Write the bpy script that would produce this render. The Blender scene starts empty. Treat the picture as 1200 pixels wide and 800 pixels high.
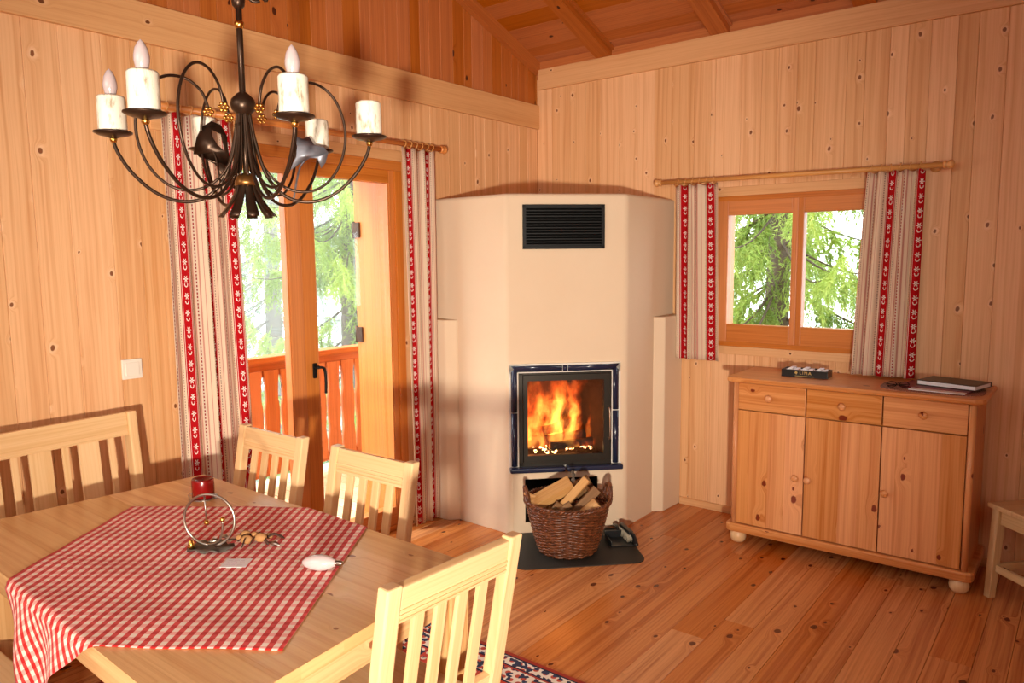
import bpy, bmesh, math, random
import numpy as np
from mathutils import Vector, Matrix
random.seed(7)
rng = np.random.default_rng(7)
SC = bpy.context.scene
COL = SC.collection
R = math.radians
PI = math.pi

# ------------------------------------------------------------------ camera, world, lights
cam_d = bpy.data.cameras.new('camera'); cam = bpy.data.objects.new('camera', cam_d); COL.objects.link(cam)
cam_d.sensor_width = 36.0; cam_d.lens = 876.1 / 1200 * 36.0; cam_d.clip_start = 0.02; cam_d.clip_end = 300
YAW, PITCH, ROLL = .6645, .1103, -.0096
CAMPOS = Vector((3.212, -4.4147, 1.6))
fw = Vector((-math.sin(YAW) * math.cos(PITCH), math.cos(YAW) * math.cos(PITCH), -math.sin(PITCH)))
rt = Vector((math.cos(YAW), math.sin(YAW), 0)); up = rt.cross(fw)
rt2 = rt * math.cos(ROLL) + up * math.sin(ROLL); up2 = -rt * math.sin(ROLL) + up * math.cos(ROLL)
M = Matrix((rt2, up2, -fw)).transposed().to_4x4(); M.translation = CAMPOS
cam.matrix_world = M
SC.camera = cam
SC.view_settings.view_transform = 'Standard'; SC.view_settings.look = 'None'
SC.view_settings.gamma = 1.0; SC.view_settings.use_curve_mapping = False
SC.view_settings.exposure = -0.08
SC.cycles.use_denoising = True
SC.cycles.max_bounces = 8; SC.cycles.volume_bounces = 2; SC.cycles.diffuse_bounces = 4; SC.cycles.transparent_max_bounces = 24
SC.cycles.sample_clamp_indirect = 6.0
SC.cycles.caustics_reflective = False; SC.cycles.caustics_refractive = False

world = bpy.data.worlds.new('overcast_sky'); SC.world = world; world.use_nodes = True
wn = world.node_tree.nodes; wl = world.node_tree.links
wbg = wn['Background']
wtc = wn.new('ShaderNodeTexCoord'); wsep = wn.new('ShaderNodeSeparateXYZ'); wr = wn.new('ShaderNodeValToRGB')
wl.new(wtc.outputs['Generated'], wsep.inputs[0]); wl.new(wsep.outputs['Z'], wr.inputs[0]); wl.new(wr.outputs[0], wbg.inputs['Color'])
wr.color_ramp.elements[0].position = 0.0; wr.color_ramp.elements[0].color = (.80, .90, .95, 1)
wr.color_ramp.elements[1].position = 0.6; wr.color_ramp.elements[1].color = (.92, .97, 1, 1)
wbg.inputs['Strength'].default_value = 7.0

def look(o, target):
    o.rotation_euler = (Vector(target) - o.location).to_track_quat('-Z', 'Y').to_euler()
def spot(name, loc, target, power, color, size, angle, blend):
    l = bpy.data.lights.new(name, 'SPOT'); o = bpy.data.objects.new(name, l); COL.objects.link(o)
    l.energy = power; l.color = color; l.shadow_soft_size = size; l.spot_size = R(angle); l.spot_blend = blend
    o.location = loc; look(o, target); return o
def area(name, loc, target, power, color, sx, sy):
    l = bpy.data.lights.new(name, 'AREA'); o = bpy.data.objects.new(name, l); COL.objects.link(o)
    l.energy = power; l.color = color; l.shape = 'RECTANGLE'; l.size = sx; l.size_y = sy
    o.location = loc; look(o, target); return o
spot('photographer_flash', (4.1, -5.66, 1.04), (.72, -1.85, 1.38), 1230, (1, .89, .74), .085, 61, 1.0)
area('added_fill_side', (4.95, -4.6, 2.1), (0, -1.6, .9), 30, (1, .93, .84), 1.6, 1.4)  # soft fill lamp added behind the camera, no window in that wall
area('added_fill_rear', (1.6, -6.2, 2.7), (1.2, -1.5, .4), 48, (1, .93, .84), 2.4, 1.4)  # high unseen fill, added to lift the table top and chairs
sun_l = bpy.data.lights.new('hazy_sun', 'SUN'); sun = bpy.data.objects.new('hazy_sun', sun_l); COL.objects.link(sun)
sun_l.energy = 3.5; sun_l.angle = R(25); sun_l.color = (1, .97, .9); sun.rotation_euler = (R(25), R(-38), R(20))

# ------------------------------------------------------------------ materials
def newmat(name):
    m = bpy.data.materials.new(name); m.use_nodes = True
    nt = m.node_tree; return m, nt, nt.nodes, nt.links, nt.nodes['Principled BSDF']
class G:
    """small node-graph helper"""
    def __init__(s, nt): s.nt = nt; s.n = nt.nodes; s.l = nt.links
    def put(s, sock, v):
        if isinstance(v, (int, float)): sock.default_value = v
        elif isinstance(v, (tuple, list)): sock.default_value = v
        else: s.l.new(v, sock)
    def m(s, op, a, b=0.0, c=None, clamp=False):
        n = s.n.new('ShaderNodeMath'); n.operation = op; n.use_clamp = clamp
        s.put(n.inputs[0], a); s.put(n.inputs[1], b)
        if c is not None: s.put(n.inputs[2], c)
        return n.outputs[0]
    def ss(s, x, lo, hi, tlo=0.0, thi=1.0):
        n = s.n.new('ShaderNodeMapRange'); n.interpolation_type = 'SMOOTHSTEP'
        s.put(n.inputs[0], x); n.inputs[1].default_value = lo; n.inputs[2].default_value = hi
        n.inputs[3].default_value = tlo; n.inputs[4].default_value = thi
        return n.outputs[0]
    def xyz(s, x, y, z=0.0):
        n = s.n.new('ShaderNodeCombineXYZ'); s.put(n.inputs[0], x); s.put(n.inputs[1], y); s.put(n.inputs[2], z); return n.outputs[0]
    def sep(s, v):
        n = s.n.new('ShaderNodeSeparateXYZ'); s.l.new(v, n.inputs[0]); return n.outputs
    def uv(s):
        n = s.n.new('ShaderNodeUVMap'); n.uv_map = 'UVMap'; return n.outputs[0]
    def obj(s):
        return s.n.new('ShaderNodeTexCoord').outputs['Object']
    def attr(s, name):
        n = s.n.new('ShaderNodeAttribute'); n.attribute_name = name; return n.outputs['Fac']
    def noise(s, v, scale=1.0, detail=2.0, rough=.5, dist=0.0):
        n = s.n.new('ShaderNodeTexNoise'); s.l.new(v, n.inputs['Vector']); n.inputs['Scale'].default_value = scale
        n.inputs['Detail'].default_value = detail; n.inputs['Roughness'].default_value = rough; n.inputs['Distortion'].default_value = dist
        return n.outputs['Fac']
    def vor(s, v, scale=1.0, dim='2D', rnd=1.0, feat='F1'):
        n = s.n.new('ShaderNodeTexVoronoi'); n.voronoi_dimensions = dim; n.feature = feat; s.l.new(v, n.inputs['Vector'])
        n.inputs['Scale'].default_value = scale; n.inputs['Randomness'].default_value = rnd
        return n.outputs
    def mix(s, f, a, b):
        n = s.n.new('ShaderNodeMix'); n.data_type = 'RGBA'; s.put(n.inputs[0], f)
        s.put(n.inputs[6], a if not isinstance(a, tuple) else (*a[:3], 1)); s.put(n.inputs[7], b if not isinstance(b, tuple) else (*b[:3], 1))
        return n.outputs[2]
    def bump(s, h, dist=.002, strength=.5):
        n = s.n.new('ShaderNodeBump'); s.l.new(h, n.inputs['Height']); n.inputs['Distance'].default_value = dist
        n.inputs['Strength'].default_value = strength; return n.outputs[0]

def wood(name, base, dark, knot=(.12, .035, .01), dens=.3, ksize=.06, rough=.45, tone=.16, hue=None, kf=(7, 2.2), coat=0.0, cath=.5, halo=None, spec=.4):
    """plank wood: UV u across the grain, v along it, in metres; 'bid' differs per board"""
    m, nt, n, l, b = newmat(name); g = G(nt)
    o = g.sep(g.uv()); u, v = o[0], o[1]; bid = g.attr('bid')
    kw = g.noise(g.xyz(g.m('MULTIPLY', u, 40), g.m('MULTIPLY', v, 30)), 1.0, 2)
    kv = g.vor(g.xyz(g.m('MULTIPLY_ADD', kw, .10, g.m('MULTIPLY', u, kf[0])), g.m('MULTIPLY_ADD', kw, .06, g.m('MULTIPLY', v, kf[1]))), 1.0)
    krnd = g.sep(kv['Color'])
    gate = g.m('LESS_THAN', krnd[0], dens)
    size = g.m('MULTIPLY_ADD', krnd[1], ksize, ksize * .45)
    kd = g.m('DIVIDE', kv['Distance'], size)
    kmask = g.m('MULTIPLY', g.ss(kd, .75, 1.05, 1, 0), gate)
    kh = g.m('MULTIPLY', g.ss(kd, .9, 4.6, 1, 0), gate); krim = g.m('MULTIPLY', g.m('SUBTRACT', g.ss(kd, 1.0, 2.6, 1, 0), g.ss(kd, .8, 1.15, 1, 0)), gate)
    warp = g.noise(g.xyz(g.m('MULTIPLY', u, 5), g.m('MULTIPLY', v, .9)), 1.0, 2)
    uu = g.m('ADD', u, g.m('MULTIPLY', g.m('POWER', kh, 2.0), .03))
    uu = g.m('MULTIPLY_ADD', warp, .035, uu)
    fine = g.noise(g.xyz(g.m('MULTIPLY', uu, 150), g.m('MULTIPLY', v, 2.2)), 1.0, 3, .6)
    bands = g.noise(g.xyz(g.m('MULTIPLY', uu, 38), g.m('MULTIPLY', v, .45)), 1.0, 1.5, .5)
    bnd = g.ss(bands, .42, .68)
    rings = g.m('SINE', g.m('MULTIPLY', uu, 420.0)); rings = g.ss(rings, .1, 1.0)
    gr = g.m('MULTIPLY_ADD', g.ss(fine, .45, .75), .45, g.m('MULTIPLY', bnd, .42 * cath + .15))
    gr = g.m('MULTIPLY_ADD', rings, .16, gr, True)
    col = g.mix(gr, base, dark)
    if halo: col = g.mix(g.m('MULTIPLY', krim, .32), col, halo)
    col = g.mix(kmask, col, knot)
    val = g.m('MULTIPLY_ADD', g.m('SUBTRACT', bid, .5), 2 * tone, 1.0)
    hs = n.new('ShaderNodeHueSaturation'); g.put(hs.inputs['Color'], col); g.put(hs.inputs['Value'], val)
    g.put(hs.inputs['Saturation'], g.m('MULTIPLY_ADD', g.m('SUBTRACT', .5, bid), tone * 1.2, 1.0))
    if hue: g.put(hs.inputs['Hue'], g.m('MULTIPLY_ADD', g.m('SUBTRACT', bid, .5), hue, .5))
    l.new(hs.outputs[0], b.inputs['Base Color'])
    b.inputs['Roughness'].default_value = rough; b.inputs['Specular IOR Level'].default_value = spec
    if coat: b.inputs['Coat Weight'].default_value = coat; b.inputs['Coat Roughness'].default_value = .15
    l.new(g.bump(gr, .0006, .35), b.inputs['Normal'])
    return m
def plain(name, color, rough=.5, metal=0.0, spec=.5, bumpn=None, vary=0.0):
    m, nt, n, l, b = newmat(name); g = G(nt)
    tc = g.obj(); nz = g.noise(tc, bumpn[0] if bumpn else 9.0, 3)
    d = tuple(c * (1 - vary) for c in color)
    l.new(g.mix(nz, color, d), b.inputs['Base Color'])
    b.inputs['Roughness'].default_value = rough; b.inputs['Metallic'].default_value = metal; b.inputs['Specular IOR Level'].default_value = spec
    if bumpn: l.new(g.bump(nz, bumpn[1], .6), b.inputs['Normal'])
    return m

MAT = {}
MAT['spruce'] = wood('spruce_cladding', (.79, .465, .235), (.62, .30, .12), (.22, .075, .025), .40, .055, .5, .09, halo=(.95, .70, .46), kf=(7.6, 5.4), cath=.95)
MAT['spruce_strip'] = wood('spruce_strip', (.76, .44, .215), (.62, .31, .13), (.16, .055, .02), .2, .06, .5, .08, halo=(.9, .62, .38), kf=(7, 4.6))
MAT['old_pine'] = wood('old_orange_pine', (.50, .155, .036), (.34, .085, .017), (.07, .014, .004), .28, .085, .5, .085, kf=(7, 4.0))
MAT['ceiling'] = wood('ceiling_pine', (.45, .135, .028), (.30, .072, .013), (.06, .012, .004), .26, .08, .5, .12, kf=(7, 4.0))
MAT['frame'] = wood('window_frame_larch', (.62, .22, .055), (.44, .125, .026), (.1, .02, .01), 0.0, .04, .38, .08)
MAT['floor'] = wood('floor_planks', (.64, .235, .064), (.36, .092, .019), (.12, .025, .008), .40, .085, .25, .11, hue=.012, kf=(8, 5.0), cath=1.1, spec=.5)
MAT['cab'] = wood('cabinet_pine', (.74, .335, .125), (.55, .19, .052), (.20, .03, .010), .42, .075, .34, .12, kf=(6.5, 4.4), cath=1.2)
MAT['beech'] = wood('pale_pine_furniture', (.80, .54, .285), (.66, .385, .165), (.30, .12, .04), .02, .04, .34, .05, kf=(6, 2))
MAT['table'] = wood('table_pine', (.76, .47, .22), (.60, .315, .125), (.26, .09, .03), .42, .06, .26, .10, kf=(6, 4.0), cath=1.0)
MAT['stool'] = wood('grey_pine_stool', (.62, .42, .20), (.45, .27, .11), (.2, .08, .03), .2, .05, .45, .05)
MAT['rod'] = wood('curtain_rod_wood', (.70, .36, .12), (.6, .25, .07), (.2, .06, .02), 0, .04, .35, .05)
MAT['rod_dark'] = wood('orange_rod_wood', (.66, .25, .06), (.5, .15, .03), (.2, .06, .02), 0, .04, .35, .05)
MAT['balcony'] = wood('balcony_wood', (.60, .19, .055), (.36, .09, .022), (.1, .02, .01), .2, .05, .6, .1)
MAT['deck'] = wood('balcony_deck_wood', (.80, .62, .36), (.62, .44, .22), (.3, .12, .05), .2, .05, .6, .1)
MAT['firewood'] = wood('split_firewood', (.62, .35, .14), (.45, .21, .075), (.2, .08, .03), .15, .05, .7, .16)
MAT['firewood_dark'] = wood('weathered_firewood', (.24, .12, .045), (.13, .06, .022), (.08, .03, .01), .15, .05, .75, .16)
MAT['iron'] = plain('brown_iron', (.075, .042, .026), .36, .75, .5, (40, .0006), .4)
MAT['gold'] = plain('brass', (.72, .42, .10), .25, 1.0)
MAT['silver'] = plain('brushed_steel', (.42, .38, .33), .3, 1.0)
MAT['silverleaf'] = plain('grey_metal_leaf', (.30, .31, .36), .45, .6, .5, (60, .002), .3)
MAT['black'] = plain('black_cast_iron', (.006, .006, .006), .5, .1, .25, (50, .0005))
MAT['stovedoor'] = plain('dark_steel_door', (.032, .028, .022), .35, .6)
MAT['tile'] = plain('navy_glazed_tile', (.016, .021, .048), .22, 0, .5)
MAT['grout'] = plain('white_grout', (.75, .72, .65), .8)
MAT['mat'] = plain('dark_hearth_sheet', (.035, .033, .028), .55, .1, .4, (60, .0006), .3)
MAT['white'] = plain('switch_plastic', (.80, .74, .64), .35)
MAT['wax'] = plain('red_wax', (.20, .004, .004), .25, 0, .5)
MAT['bulb'] = plain('frosted_bulb_glass', (.52, .42, .42), .18, 0, .6)
MAT['paper'] = plain('white_paper', (.84, .82, .84), .7, 0, .2, None, .06)
MAT['bookblack'] = plain('black_book_cover', (.018, .017, .015), .38)
MAT['bookred'] = plain('dark_red_folder', (.16, .015, .02), .4)
MAT['bristle'] = plain('pale_bristles', (.55, .47, .35), .9, 0, .2, (300, .003), .4)
MAT['blackplastic'] = plain('black_plastic', (.012, .013, .014), .3)
MAT['bark'] = plain('spruce_bark', (.14, .11, .085), .9, 0, .2, (14, .02), .5)
MAT['hill'] = plain('forest_floor', (.10, .14, .05), .95, 0, .1, (1.5, .2), .5)
MAT['dried'] = plain('dried_flower', (.52, .26, .10), .8, 0, .2, (80, .002), .5)
MAT['brownleaf'] = plain('dark_brown_ribbon', (.06, .022, .012), .6, 0, .3, (80, .001), .5)
MAT['goldtext'] = plain('gold_print', (.60, .42, .14), .4, .3)
MAT['char'] = plain('charred_wood', (.045, .028, .02), .9, 0, .2, (60, .004), .6)
MAT['firebrick'] = plain('sooty_firebrick', (.07, .04, .024), .9, 0, .1, (25, .003), .6)

m, nt, n, l, b = newmat('cream_plaster'); g = G(nt)
tc = g.obj(); n1 = g.noise(tc, 3.0, 5, .6); n2 = g.noise(tc, 28.0, 3, .6)
l.new(g.mix(n1, (.74, .595, .435), (.70, .54, .38)), b.inputs['Base Color'])
l.new(g.bump(g.m('MULTIPLY_ADD', n2, .25, n1), .006, .5), b.inputs['Normal']); b.inputs['Roughness'].default_value = .85; b.inputs['Specular IOR Level'].default_value = .15
MAT['plaster'] = m

m, nt, n, l, b = newmat('glass_pane'); g = G(nt)
tr = n.new('ShaderNodeBsdfTransparent'); gl = n.new('ShaderNodeBsdfGlossy'); gl.inputs['Roughness'].default_value = .02
mx = n.new('ShaderNodeMixShader'); mx.inputs[0].default_value = .035
l.new(tr.outputs[0], mx.inputs[1]); l.new(gl.outputs[0], mx.inputs[2]); l.new(mx.outputs[0], n['Material Output'].inputs['Surface'])
MAT['glass'] = m

# birch-like candle sleeve
m, nt, n, l, b = newmat('birch_sleeve'); g = G(nt)
o = g.sep(g.obj()); nz = g.noise(g.xyz(g.m('MULTIPLY', o[0], 60), g.m('MULTIPLY', o[1], 60), g.m('MULTIPLY', o[2], 18)), 1, 4, .65)
l.new(g.mix(g.ss(nz, .48, .72), (.86, .80, .66), (.36, .27, .17)), b.inputs['Base Color']); b.inputs['Roughness'].default_value = .5
MAT['sleeve'] = m

# gingham
m, nt, n, l, b = newmat('red_gingham'); g = G(nt)
o = g.sep(g.uv()); T = .0285
a = g.m('LESS_THAN', g.m('FRACT', g.m('DIVIDE', o[0], T)), .5); c = g.m('LESS_THAN', g.m('FRACT', g.m('DIVIDE', o[1], T)), .5)
col = g.mix(a, (.92, .76, .66), (.78, .20, .17)); col = g.mix(c, col, (.88, .42, .37))
full = g.m('MULTIPLY', a, c); col = g.mix(full, col, (.52, .012, .012))
col2 = g.mix(g.m('MULTIPLY', a, g.m('SUBTRACT', 1.0, c)), col, (.66, .05, .045))
l.new(col2, b.inputs['Base Color']); b.inputs['Roughness'].default_value = .85; b.inputs['Specular IOR Level'].default_value = .15
b.inputs['Sheen Weight'].default_value = .1
MAT['gingham'] = m

# striped curtain with red flower bands
m, nt, n, l, b = newmat('curtain_stripe'); g = G(nt)
o = g.sep(g.uv()); Pd = .205; BW = .044
u = g.m('MULTIPLY', g.m('FRACT', g.m('DIVIDE', o[0], Pd)), Pd); v = o[1]
def band(lo, hi): return g.m('MULTIPLY', g.m('GREATER_THAN', u, lo), g.m('LESS_THAN', u, hi))
def dash(per, duty): return g.m('LESS_THAN', g.m('FRACT', g.m('DIVIDE', v, per)), duty)
beige = (.84, .68, .52); pink = (.62, .30, .24); red = (.50, .008, .012); white = (.85, .78, .70)
col = g.mix(g.ss(g.noise(g.xyz(g.m('MULTIPLY', u, 900), g.m('MULTIPLY', v, 900)), 1, 1), .3, .7), beige, (.78, .61, .45))
for lo, hi in ((.074, .078), (.190, .194)):
    col = g.mix(g.m('MULTIPLY', band(lo, hi), dash(.012, .5)), col, (.26, .15, .12))
for lo, hi in ((.108, .116), (.140, .148)):
    col = g.mix(band(lo, hi), col, pink)
col = g.mix(band(.121, .135), col, (.74, .62, .50))
col = g.mix(g.m('MULTIPLY', band(.125, .131), dash(.016, .6)), col, (.36, .05, .05))
col = g.mix(band(.088, .091), col, pink); col = g.mix(band(.166, .169), col, pink)
col = g.mix(band(.0, .066), col, white)
col = g.mix(band(.0, .0045), col, red); col = g.mix(band(.0615, .066), col, red)
col = g.mix(band(.0070, .0590), col, red)
# flower motif
cx_ = g.m('SUBTRACT', u, .033); per = .074
vy = g.m('MULTIPLY', g.m('SUBTRACT', g.m('FRACT', g.m('DIVIDE', v, per)), .62), per)
rad = g.m('SQRT', g.m('ADD', g.m('MULTIPLY', cx_, cx_), g.m('MULTIPLY', vy, vy)))
ang = g.m('ARCTAN2', vy, cx_)
pet = g.m('MULTIPLY_ADD', g.m('COSINE', g.m('MULTIPLY', ang, 6.0)), .0056, .0105)
flower = g.m('MULTIPLY', g.m('LESS_THAN', rad, pet), g.m('GREATER_THAN', rad, .0027))
vy2 = g.m('ADD', vy, .023); rad2 = g.m('SQRT', g.m('ADD', g.m('MULTIPLY', cx_, cx_), g.m('MULTIPLY', vy2, vy2)))
arc = g.m('MULTIPLY', g.m('MULTIPLY', g.m('LESS_THAN', rad2, .0125), g.m('GREATER_THAN', rad2, .0080)), g.m('LESS_THAN', vy2, .003))
col = g.mix(g.m('ADD', flower, arc, None, True), col, (.88, .82, .76))
l.new(col, b.inputs['Base Color']); b.inputs['Roughness'].default_value = .9; b.inputs['Specular IOR Level'].default_value = .1
trl = n.new('ShaderNodeBsdfTranslucent'); l.new(col, trl.inputs['Color']); ms = n.new('ShaderNodeMixShader'); ms.inputs[0].default_value = .22
l.new(b.outputs[0], ms.inputs[1]); l.new(trl.outputs[0], ms.inputs[2]); l.new(ms.outputs[0], n['Material Output'].inputs['Surface'])
MAT['curtain'] = m

# oriental rug
m, nt, n, l, b = newmat('oriental_rug'); g = G(nt)
o = g.sep(g.uv()); v4 = g.vor(g.xyz(o[0], o[1]), 26, rnd=.35); v5 = g.vor(g.xyz(o[0], o[1]), 60, rnd=.8)
rn = g.sep(v4['Color'])
d = o[1]   # distance from the outer edge
fieldc = g.mix(g.ss(v4['Distance'], .30, .34), (.80, .68, .55), (.58, .08, .05))
fieldc = g.mix(g.m('LESS_THAN', g.sep(v5['Color'])[0], .35), fieldc, (.035, .045, .09))
bc = g.mix(g.ss(v4['Distance'], .28, .32), (.56, .10, .06), (.84, .75, .62)); bc = g.mix(g.m('LESS_THAN', g.sep(v5['Color'])[1], .4), bc, (.045, .055, .10))
def dband(lo, hi): return g.m('MULTIPLY', g.m('GREATER_THAN', d, lo), g.m('LESS_THAN', d, hi))
col = g.mix(dband(.0, .18), fieldc, bc)
for lo, hi, cc in ((0, .018, (.36, .05, .03)), (.018, .026, (.03, .035, .06)), (.075, .082, (.03, .035, .06)), (.082, .09, (.42, .06, .04)), (.17, .18, (.03, .035, .06))):
    col = g.mix(dband(lo, hi), col, cc)
l.new(col, b.inputs['Base Color']); b.inputs['Roughness'].default_value = .95; b.inputs['Specular IOR Level'].default_value = .05
MAT['rug'] = m

# doily / coarse runner
m, nt, n, l, b = newmat('lace_runner'); g = G(nt)
vv = g.vor(g.uv(), 160, rnd=.6)
l.new(g.mix(g.ss(vv['Distance'], .2, .5), (.48, .25, .17), (.16, .06, .04)), b.inputs['Base Color']); b.inputs['Roughness'].default_value = .9
MAT['lace'] = m

# wicker
m, nt, n, l, b = newmat('wicker'); g = G(nt)
nz = g.noise(g.obj(), 45, 3); l.new(g.mix(g.ss(nz, .35, .65), (.19, .060, .022), (.08, .023, .009)), b.inputs['Base Color']); b.inputs['Roughness'].default_value = .33
MAT['wicker'] = m

# spruce needles
def needles(name, c1, c2):
    m, nt, n, l, b = newmat(name); g = G(nt)
    nz = g.noise(g.obj(), 1.6, 3); f = g.ss(nz, .35, .65); col = g.mix(f, c1, c2); col = g.mix(g.attr('bid'), col, c2)
    l.new(col, b.inputs['Base Color']); b.inputs['Roughness'].default_value = .6
    trl = n.new('ShaderNodeBsdfTranslucent'); l.new(col, trl.inputs['Color']); ms = n.new('ShaderNodeMixShader'); ms.inputs[0].default_value = .35
    l.new(b.outputs[0], ms.inputs[1]); l.new(trl.outputs[0], ms.inputs[2]); l.new(ms.outputs[0], n['Material Output'].inputs['Surface'])
    return m
MAT['needle_light'] = needles('lime_spruce_needles', (.20, .32, .06), (.42, .55, .12))
MAT['needle_dark'] = needles('grey_green_needles', (.13, .24, .15), (.24, .36, .22))
MAT['needle_far'] = needles('pale_far_needles', (.30, .42, .36), (.42, .52, .46))

# fire
m, nt, n, l, b = newmat('fire_volume'); n.remove(b); g = G(nt)
o = g.sep(g.obj())
wv = g.noise(g.xyz(g.m('MULTIPLY', o[0], 9), g.m('MULTIPLY', o[1], 9), g.m('MULTIPLY', o[2], 6)), 1, 2)
ns = g.noise(g.xyz(g.m('MULTIPLY_ADD', wv, 1.7, g.m('MULTIPLY', o[0], 12)), g.m('MULTIPLY', o[1], 12), g.m('MULTIPLY_ADD', wv, 1.0, g.m('MULTIPLY', o[2], 6.0))), 1, 4, .6)
hfall = g.ss(o[2], .0, .42, 1.0, .62)
ns = g.m('SUBTRACT', ns, g.m('ADD', g.m('MULTIPLY', o[2], .16), g.m('MULTIPLY', g.ss(o[0], .05, .19), .16)))
ns = g.m('ADD', ns, .03)
den = g.m('POWER', g.m('MULTIPLY', g.ss(ns, .38, .62), hfall), 1.7)
core = g.m('MULTIPLY', g.ss(g.m('SQRT', g.m('ADD', g.m('POWER', g.m('SUBTRACT', o[0], .0), 2.0), g.m('POWER', g.m('SUBTRACT', o[2], .20), 2.0))), .0, .17, 1.0, 0.0), 1.0)
heat = g.m('ADD', den, g.m('MULTIPLY', core, .55), None, True)
ccol = g.mix(g.ss(heat, .2, 1.0), (1.0, .085, .006), (1.0, .36, .05))
em = n.new('ShaderNodeEmission'); l.new(ccol, em.inputs[0])
st = g.m('MULTIPLY', den, g.m('MULTIPLY_ADD', core, 70.0, 30.0)); l.new(st, em.inputs[1])
l.new(em.outputs[0], n['Material Output'].inputs['Volume'])
m.cycles.volume_step_rate = .3 if hasattr(m.cycles, 'volume_step_rate') else 1
MAT['fire'] = m
m, nt, n, l, b = newmat('glowing_embers'); g = G(nt)
nz = g.noise(g.obj(), 60, 2); b.inputs['Base Color'].default_value = (.05, .03, .02, 1)
l.new(g.mix(g.ss(nz, .4, .6), (.9, .10, .01), (1, .55, .2)), b.inputs['Emission Color']); g.put(b.inputs['Emission Strength'], g.m('MULTIPLY', g.ss(nz, .45, .62), 9.0))
MAT['ember'] = m

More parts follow.
